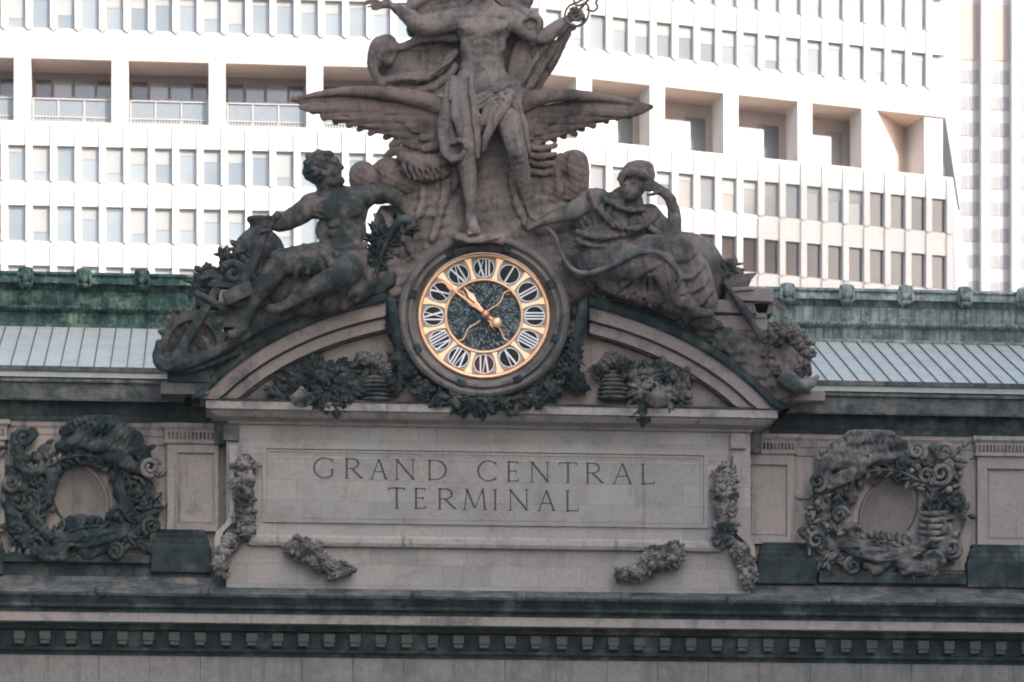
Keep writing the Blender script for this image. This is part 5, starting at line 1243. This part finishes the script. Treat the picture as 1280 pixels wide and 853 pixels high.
mb = MB(); strip(mb, [(978,470,30),(996,482,36),(1012,480,36),(1023,470,34)], [12,10,7,2.5], YR); tag(mb.build('cornucopia_tip', M['sootmid'], None, smooth=True), 'dark curved pointed horn tip sticking out below the right wreath', 'horn')
foliage('foot_flowers', 'small bunch of carved flowers at the feet of the reclining woman', [(874,402,10,44),(890,410,9,40),(858,396,8,44)], YR, M['statue_r'], 35, 8, 2.6, .3, .2, 1.6, cat='flowers')
mbp = MB(); 
for k,(x0,x1,v0,v1,d1) in enumerate(((938,1012,474,492,16),(944,1030,490,503,12))): blk_ = blk(BK2, (x0+x1)/2,(v0+v1)/2,x1-x0,v1-v0,-10,d1,YR,'block',0,'plinth_slab')

# ------------------------------------------------------------------ garlands in the tympanum and round the clock
YG = -1.15
foliage('festoon', 'dark carved festoon heap of fruit and leaves under the left arch', [(352,492,16,22),(372,476,16,26),(395,466,17,30),(415,470,17,32),(432,486,18,32),(404,494,18,30),(436,462,13,24),(455,478,12,22),(424,506,12,26),(356,476,12,18)], YG, M['reliefd'], 41, 12, 4, .34, .14, 1.15)
foliage('festoon', 'dark carved festoon heap of fruit and leaves under the right arch', [(846,492,16,22),(852,470,14,24),(830,466,15,28),(812,470,16,30),(800,488,16,30),(824,494,17,30),(790,464,12,24),(806,512,12,26),(838,512,9,22)], YG, M['relief'], 42, 12, 4, .34, .14, 1.15)
def beehive(cx, cy, label, mat):
    r_ = empty('beehive', wpt((cx,cy+20,10),YG), label, 'beehive')
    for k in range(7):
        t = k/6; rr = 20*math.sqrt(max(.12,1-(t*.95)**2)); mb = MB(); z = wpt((cx,cy+16-k*5.4,14),YG); mb.ball(z, (rr/PPM,rr*.7/PPM,3.4/PPM), 20, 8); mb.build('coil', M[mat], r_, smooth=True)
beehive(470,484,'ribbed domed stone beehive beside the left festoon','relief'); beehive(766,482,'ribbed domed stone beehive beside the right festoon','relief')
foliage('hanging_garland', 'dark leafy garland drop left of the clock', [(497,386,7,30),(499,400,9,34),(501,414,9,32),(504,430,10,32),(500,448,10,32),(512,464,11,30),(496,478,11,28),(524,478,10,28)], YG, M['reliefd'], 43, 10, 3, .3, .08, 1.3)
foliage('hanging_garland', 'dark leafy garland drop right of the clock', [(722,390,7,30),(720,403,9,34),(716,416,9,32),(714,430,10,32),(718,448,10,32),(706,464,11,30),(722,478,11,28),(694,480,10,28)], YG, M['reliefd'], 44, 10, 3, .3, .08, 1.3)
foliage('swag', 'long dark leafy swag hanging below the clock on the cornice', [(530,490,10,34),(548,497,11,36),(568,500,11,38),(588,503,11,38),(608,504,12,38),(628,503,11,38),(648,501,11,38),(668,497,11,36),(688,490,10,34)], YG, M['reliefd'], 45, 11, 3.2, .3, .1, 1.4)
foliage('flower_cluster', 'small flowers and fruit left of the beehive beneath the clock bracket', [(455,448,9,22),(470,452,9,22),(480,462,9,24)], YG, M['relief'], 46, 9, 3, .3, .3, 1.4, cat='flowers')
foliage('flower_cluster', 'small flowers and fruit over the right beehive near the clock', [(764,452,9,22),(778,456,9,22),(750,462,9,24)], YG, M['relief'], 47, 9, 3, .3, .3, 1.4, cat='flowers')
for cx, lab in ((377,'fluted pale stone shell at the foot of the left festoon'),(822,'fluted pale stone shell at the foot of the right festoon')):
    mb = MB()
    for k in range(11): a = -PI*(.08+.84*k/10); strip(mb, [(cx,484,46),(cx+8*math.cos(a),492-8*math.sin(a)*.6,50),(cx+15*math.cos(a),494-15*math.sin(a),44)], [1.5,2.4,2.4], YG, 8)
    tag(mb.build('shell', M['relief'], None, smooth=True), lab, 'shell')
for sgn, x0, d_ in ((-1,306,0),(1,907,13)):
    w_ = 'left' if sgn < 0 else 'right'
    foliage('garland_drop', f'pale vertical garland of fruit on the {w_} side of the tablet', [(x0,582+d_,14,20),(x0,602+d_,14,22),(x0+sgn*1,622+d_,14,22),(x0+sgn*0,642+d_,13,22),(x0-sgn*2,660+d_,11,18)], -1.0, M['reliefl'], 48+sgn, 9, 3.2, .4, .25, 1.2, fmat=M['reliefl'])
    foliage('garland_tail', f'small pale fruit garland on the {w_} lower scroll of the tablet', [(x0+sgn*17,674+d_,10,14),(x0+sgn*26,688+d_,10,14),(x0+sgn*29,704+d_,10,14),(x0+sgn*29,716+d_,6,10)], -1.0, M['reliefl'], 58+sgn, 8, 3, .4, .25, 1.3, fmat=M['reliefl'])
foliage('fruit_bunch', 'oblong carved fruit bunch under the left end of the tablet', [(373,684,15,20),(389,690,14,22),(400,702,12,22),(416,710,12,20),(432,713,9,16)], -1.0, M['reliefl'], 61, 8, 3, .45, .25, 1.6)
foliage('fruit_bunch', 'oblong carved fruit bunch under the right end of the tablet', [(840,694,16,20),(822,696,14,22),(812,706,12,22),(796,715,12,20),(780,718,9,16)], -1.0, M['reliefl'], 62, 8, 3, .45, .25, 1.6)

# ------------------------------------------------------------------ wreath reliefs on the wings
def cartouche(name, label, cx, cy, s, Y0, seed, dk, lt):
    root = empty(name, wpt((cx,cy+70,0),Y0), label, 'relief'); rnd = random.Random(seed)
    def Q(x,y,d): return (cx+s*x, cy+y, d)
    def prt(mb, n, m): return mb.build(n, m, root, smooth=True, fix=False)
    mb = MB(); V=[]; F=[]; 
    for i in range(40):
        a = 2*PI*i/40
        for r_,d_ in ((47,0),(46,5),(43,8),(40,7),(38,3),(33,4),(31,1),(.1,7)): V.append(wpt(Q(-4+r_*.78*math.cos(a)+.2*r_*math.sin(a), 3+r_*.98*math.sin(a), d_),Y0))
    for i in range(40):
        for k in range(7): j = (i+1)%40; F.append((i*8+k,i*8+k+1,j*8+k+1,j*8+k))
    mb.add(V,F); prt(mb,'medallion',M['medal'])
    S = SDF(cx-108,cx+108,cy-100,cy+84,-5,52,1.5)
    def T(pts, rad, k=2, op='add'): S.tube([Q(*p) for p in pts], rad, k, op=op)
    # ribbon and helmet mass above
    T([(-22,-78,14),(0,-88,22),(28,-86,24),(50,-74,20)],[7,11,13,12],3); T([(-30,-60,14),(-4,-66,20),(30,-62,24),(56,-58,20)],[6,9,11,10],3); T([(44,-80,18),(62,-66,18),(76,-44,14),(78,-20,12)],[12,13,10,6],3)
    T([(30,-48,24),(52,-40,26),(70,-28,18)],[7,9,6],2); T([(18,-92,14),(34,-98,14),(48,-92,14)],[4,5,4],2)
    for i in range(6): T([(-20+i*14,-92+abs(i-3)*2,30),(-14+i*14,-76,36),(-18+i*14,-60,32)],[1.5,2.4,1.5],1,'sub')
    # side scrolls
    T([(-62,-76,12),(-80,-60,16),(-78,-36,16),(-60,-26,14),(-52,-40,12),(-62,-52,12)],[7,7,6,6,5,3]); T([(-88,-30,10),(-96,0,12),(-86,30,14),(-70,48,14)],[6,7,8,9]); T([(-60,0,12),(-66,24,16),(-50,44,18)],[6,8,8])
    T([(68,-4,12),(78,20,14),(72,42,14),(58,52,14)],[6,6,6,6]); T([(84,-10,10),(92,10,12),(86,32,12)],[4,5,4])
    # claw scrolls and drapery below
    T([(-74,56,16),(-56,72,20),(-40,78,20),(-24,66,20)],[8,10,10,8]); T([(-40,52,18),(-10,58,22),(24,54,22),(50,48,18)],[8,10,10,8]); T([(-6,62,20),(8,76,18),(22,70,18),(30,58,18)],[6,7,6,5]); T([(34,62,16),(40,76,16),(54,66,14),(78,60,12)],[5,5,5,4]); T([(-22,60,22),(-26,80,20)],[8,6])
    T([(-60,60,28),(-40,70,32),(-20,62,30)],[2,3,2],1.5,'sub'); T([(0,56,32),(20,54,33),(40,50,28)],[2,2.5,2],1.5,'sub')
    for i in range(80):
        a = rnd.uniform(0,2*PI); rr = rnd.uniform(36,80); x, y = rr*math.cos(a)*1.12, rr*math.sin(a)*.95; S.ell(Q(x,y,10), (rnd.uniform(3,8),rnd.uniform(3,7),rnd.uniform(4,10)), rot=rnd.uniform(0,180), k=1.5)
    for i in range(12):
        x0_ = -26+i*8; S.fold([Q(x0_,-100,0)[:2],Q(x0_+10,-82,0)[:2],Q(x0_+2,-60,0)[:2],Q(x0_+8,-44,0)[:2]],[1.6,3,3,1.6],1.4,lift=.5); S.fold([Q(x0_+4,-100,0)[:2],Q(x0_+14,-82,0)[:2],Q(x0_+6,-60,0)[:2]],[1.2,2.3,1.2],1.2,op='sub')
    for q_ in (((-80,-66),(-82,-40),(-62,-26)),((-92,-20),(-94,4),(-84,34)),((-72,58),(-54,74),(-34,76)),((-38,56),(-8,62),(26,56)),((62,-60),(76,-40),(78,-16)),((-66,4),(-64,26),(-48,46)),((70,4),(78,22),(70,44))):
        S.fold([Q(a_,b_,0)[:2] for a_,b_ in q_],[1.4,2.4,1.4],1.2,op='sub'); S.fold([Q(a_+5,b_+3,0)[:2] for a_,b_ in q_],[1.2,2.0,1.2],1.2,lift=.6)
    S.mesh('carving', Y0, dk, root, rough=.9, seed=seed)
    mb = MB(); spray(mb, [Q(-84,70,16),Q(-60,40,20),Q(-56,0,20),Q(-66,-40,16)], Y0, 17, 3.6, rnd, 12); prt(mb,'laurel_spray',dk)
    mb = MB(); spray(mb, [Q(-50,52,22),Q(-10,50,26),Q(30,44,24),Q(66,56,18),Q(84,68,14)], Y0, 22, 4, rnd, 12, .5); prt(mb,'laurel_spray',dk)
    mb = MB(); spray(mb, [Q(74,58,14),Q(84,20,14),Q(76,-16,14)], Y0, 13, 3.6, rnd, 10); prt(mb,'laurel_spray',lt)
    mb = MB(); spray(mb, [Q(-46,-34,18),Q(-10,-48,22),Q(30,-44,24),Q(54,-26,22),Q(62,4,16)], Y0, 14, 3.6, rnd, 14, .7); prt(mb,'laurel_spray',dk)
    mb = MB(); spray(mb, [Q(-34,56,24),Q(-10,44,26),Q(14,40,24),Q(36,44,20)], Y0, 19, 4, rnd, 9, 1.1); prt(mb,'laurel_spray',dk)
    mb = MB()
    for a_ in np.linspace(-2.6,-.6,7): p = Q(-16,54,22); leaf_px(mb, p, (p[0]+s*27*math.cos(a_), p[1]+27*math.sin(a_), 22), Y0, 5)
    prt(mb,'upright_leaves',lt)
    sp = [(-74,-70,13,2.5),(-90,-14,11,0),(84,-34,12,1.2),(86,40,12,2),(-60,66,14,3),(40,72,11,4),(66,-66,12,1)]
    if s > 0:
        S = SDF(cx-70,cx+80,cy-60,cy+70,-2,40,1.5)
        T([(-46,-34,12),(-38,-14,16),(-46,10,14)],[6,8,6]); T([(52,-30,12),(46,-8,16),(54,20,14)],[6,8,6]); T([(20,34,12),(0,30,14),(-26,36,12)],[5,6,5])
        for i in range(26):
            a = rnd.uniform(0,2*PI); S.ell(Q(44*math.cos(a),40*math.sin(a),14),(rnd.uniform(3,6),rnd.uniform(3,6),5),rot=rnd.uniform(0,180),k=1.5)
        S.mesh('inner_carving', Y0, dk, root, rough=.9, seed=seed+3)
    if s < 0: sp += [(-52,-40,11,2),(-66,20,13,0),(-84,50,13,1),(56,8,10,3),(-40,-72,12,2),(-70,-44,15,.5)]
    for (x,y,rr_,a0) in sp:
        mb = MB(); strip(mb, [Q(p_[0],p_[1],p_[2]) for p_ in spiral(x,y,rr_,2.5,a0,1.5,22)], [3.6,3.2,2.4,2.2], Y0, 8); prt(mb,'scroll', lt if rnd.random() < .5 else dk)
    if s < 0:
        for k in range(5): mb = MB(); strip(mb, [Q(-82+abs(k-2),4+k*8,14),Q(-62,7+k*8,24),Q(-42-abs(k-2),5+k*8,16)], [2.5,3.6,2.5], Y0, 8); prt(mb,'ribbed_band',lt)
    for k in range(18):
        x,y = rnd.choice(((-88,-10),(-84,-50),(76,-26),(84,30),(-70,62),(-34,-40),(90,6),(-78,34))); p = Q(x+rnd.uniform(-12,12), y+rnd.uniform(-14,14), 14+rnd.uniform(0,8)); mb = MB(); ball_px(mb, p, rnd.uniform(3,5.5), Y0); prt(mb,'fruit',lt)
    mb = MB()
    for k in range(170):
        if k == 80: prt(mb,'leaves',lt); mb = MB()
        x,y = rnd.choice(((-88,-10),(-84,-60),(80,-30),(84,30),(-74,62),(-40,-44),(90,6),(-78,30),(60,50),(-60,10),(66,-50),(10,60),(-20,64),(70,20))); x += rnd.uniform(-15,15); y += rnd.uniform(-18,18); a = rnd.uniform(0,2*PI); p = Q(x,y,12+rnd.uniform(0,8)); leaf_px(mb, p, (p[0]+12*math.cos(a),p[1]+12*math.sin(a),p[2]+4), Y0, 3.6)
    prt(mb,'leaves',dk)
    return root
cartouche('wreath_relief', 'dark carved relief of laurel sprays and ribbons round an oval on the left wing', 104, 618, 1, -.08, 71, M['reliefd'], M['relief'])
cartouche('wreath_relief', 'paler carved relief of scrolls, laurel and armour round an oval on the right wing', 1106, 636, -1, -.08, 72, M['relief'], M['reliefl'])
HAZE = .00012
# ------------------------------------------------------------------ light
w = bpy.data.worlds.new('World'); scn.world = w; w.use_nodes = True; nt = w.node_tree
bg = nt.nodes['Background']; sk = nt.nodes.new('ShaderNodeTexSky'); sk.sky_type = 'NISHITA'; sk.sun_disc = False
sk.sun_elevation = SUN_EL; sk.sun_rotation = math.pi+SUN_AZ; sk.air_density = 1.0; sk.dust_density = 3.0; sk.ozone_density = 1.0
nt.links.new(sk.outputs[0], bg.inputs[0]); bg.inputs[1].default_value = .15
ld = bpy.data.lights.new('sun','SUN'); ld.energy = 2.0; ld.angle = math.radians(.5); ld.color = (1,.93,.86)
lo = bpy.data.objects.new('sun', ld); COL.objects.link(lo)
dv = Vector((-math.sin(SUN_AZ)*math.cos(SUN_EL), -math.cos(SUN_AZ)*math.cos(SUN_EL), math.sin(SUN_EL)))
lo.rotation_euler = dv.to_track_quat('Z','Y').to_euler(); lo.location = (0,-120,150)
vs = scn.view_settings; vs.view_transform = 'Standard'; vs.look = 'None'; vs.exposure = 1.65; vs.gamma = 1; vs.use_curve_mapping = False
scn.cycles.filter_width = 1.9
scn.cycles.max_bounces = 6

mb = MB(); mb.box(-1600,1600,-1600,1600,-1,225); hz = mb.build('haze', None); hm = bpy.data.materials.new('haze_air'); hm.use_nodes = True; nt = hm.node_tree; nt.nodes.clear()
o_ = nt.nodes.new('ShaderNodeOutputMaterial'); v_ = nt.nodes.new('ShaderNodeVolumePrincipled'); v_.inputs['Color'].default_value = (1,.97,.94,1); v_.inputs['Density'].default_value = HAZE; v_.inputs['Anisotropy'].default_value = .3
nt.links.new(v_.outputs[0], o_.inputs['Volume']); hz.data.materials.append(hm); tag(hz, kind='stuff')
# repeats of one kind carry a shared group
GR = {'festoon':'festoons under the arch','garland_drop':'garlands beside the tablet','garland_tail':'garland tails beside the tablet','fruit_bunch':'fruit bunches under the tablet',
      'beehive':'stone beehives beside the clock','shell':'stone shells in the festoons','wreath_relief':'wreath reliefs on the wings','hanging_garland':'garland drops beside the clock',
      'flower_cluster':'flower clusters over the beehives','street_block':'office blocks across the street'}
for o in scn.objects:
    if o.parent is None and o.name.split('.')[0] in GR: o['group'] = GR[o.name.split('.')[0]]
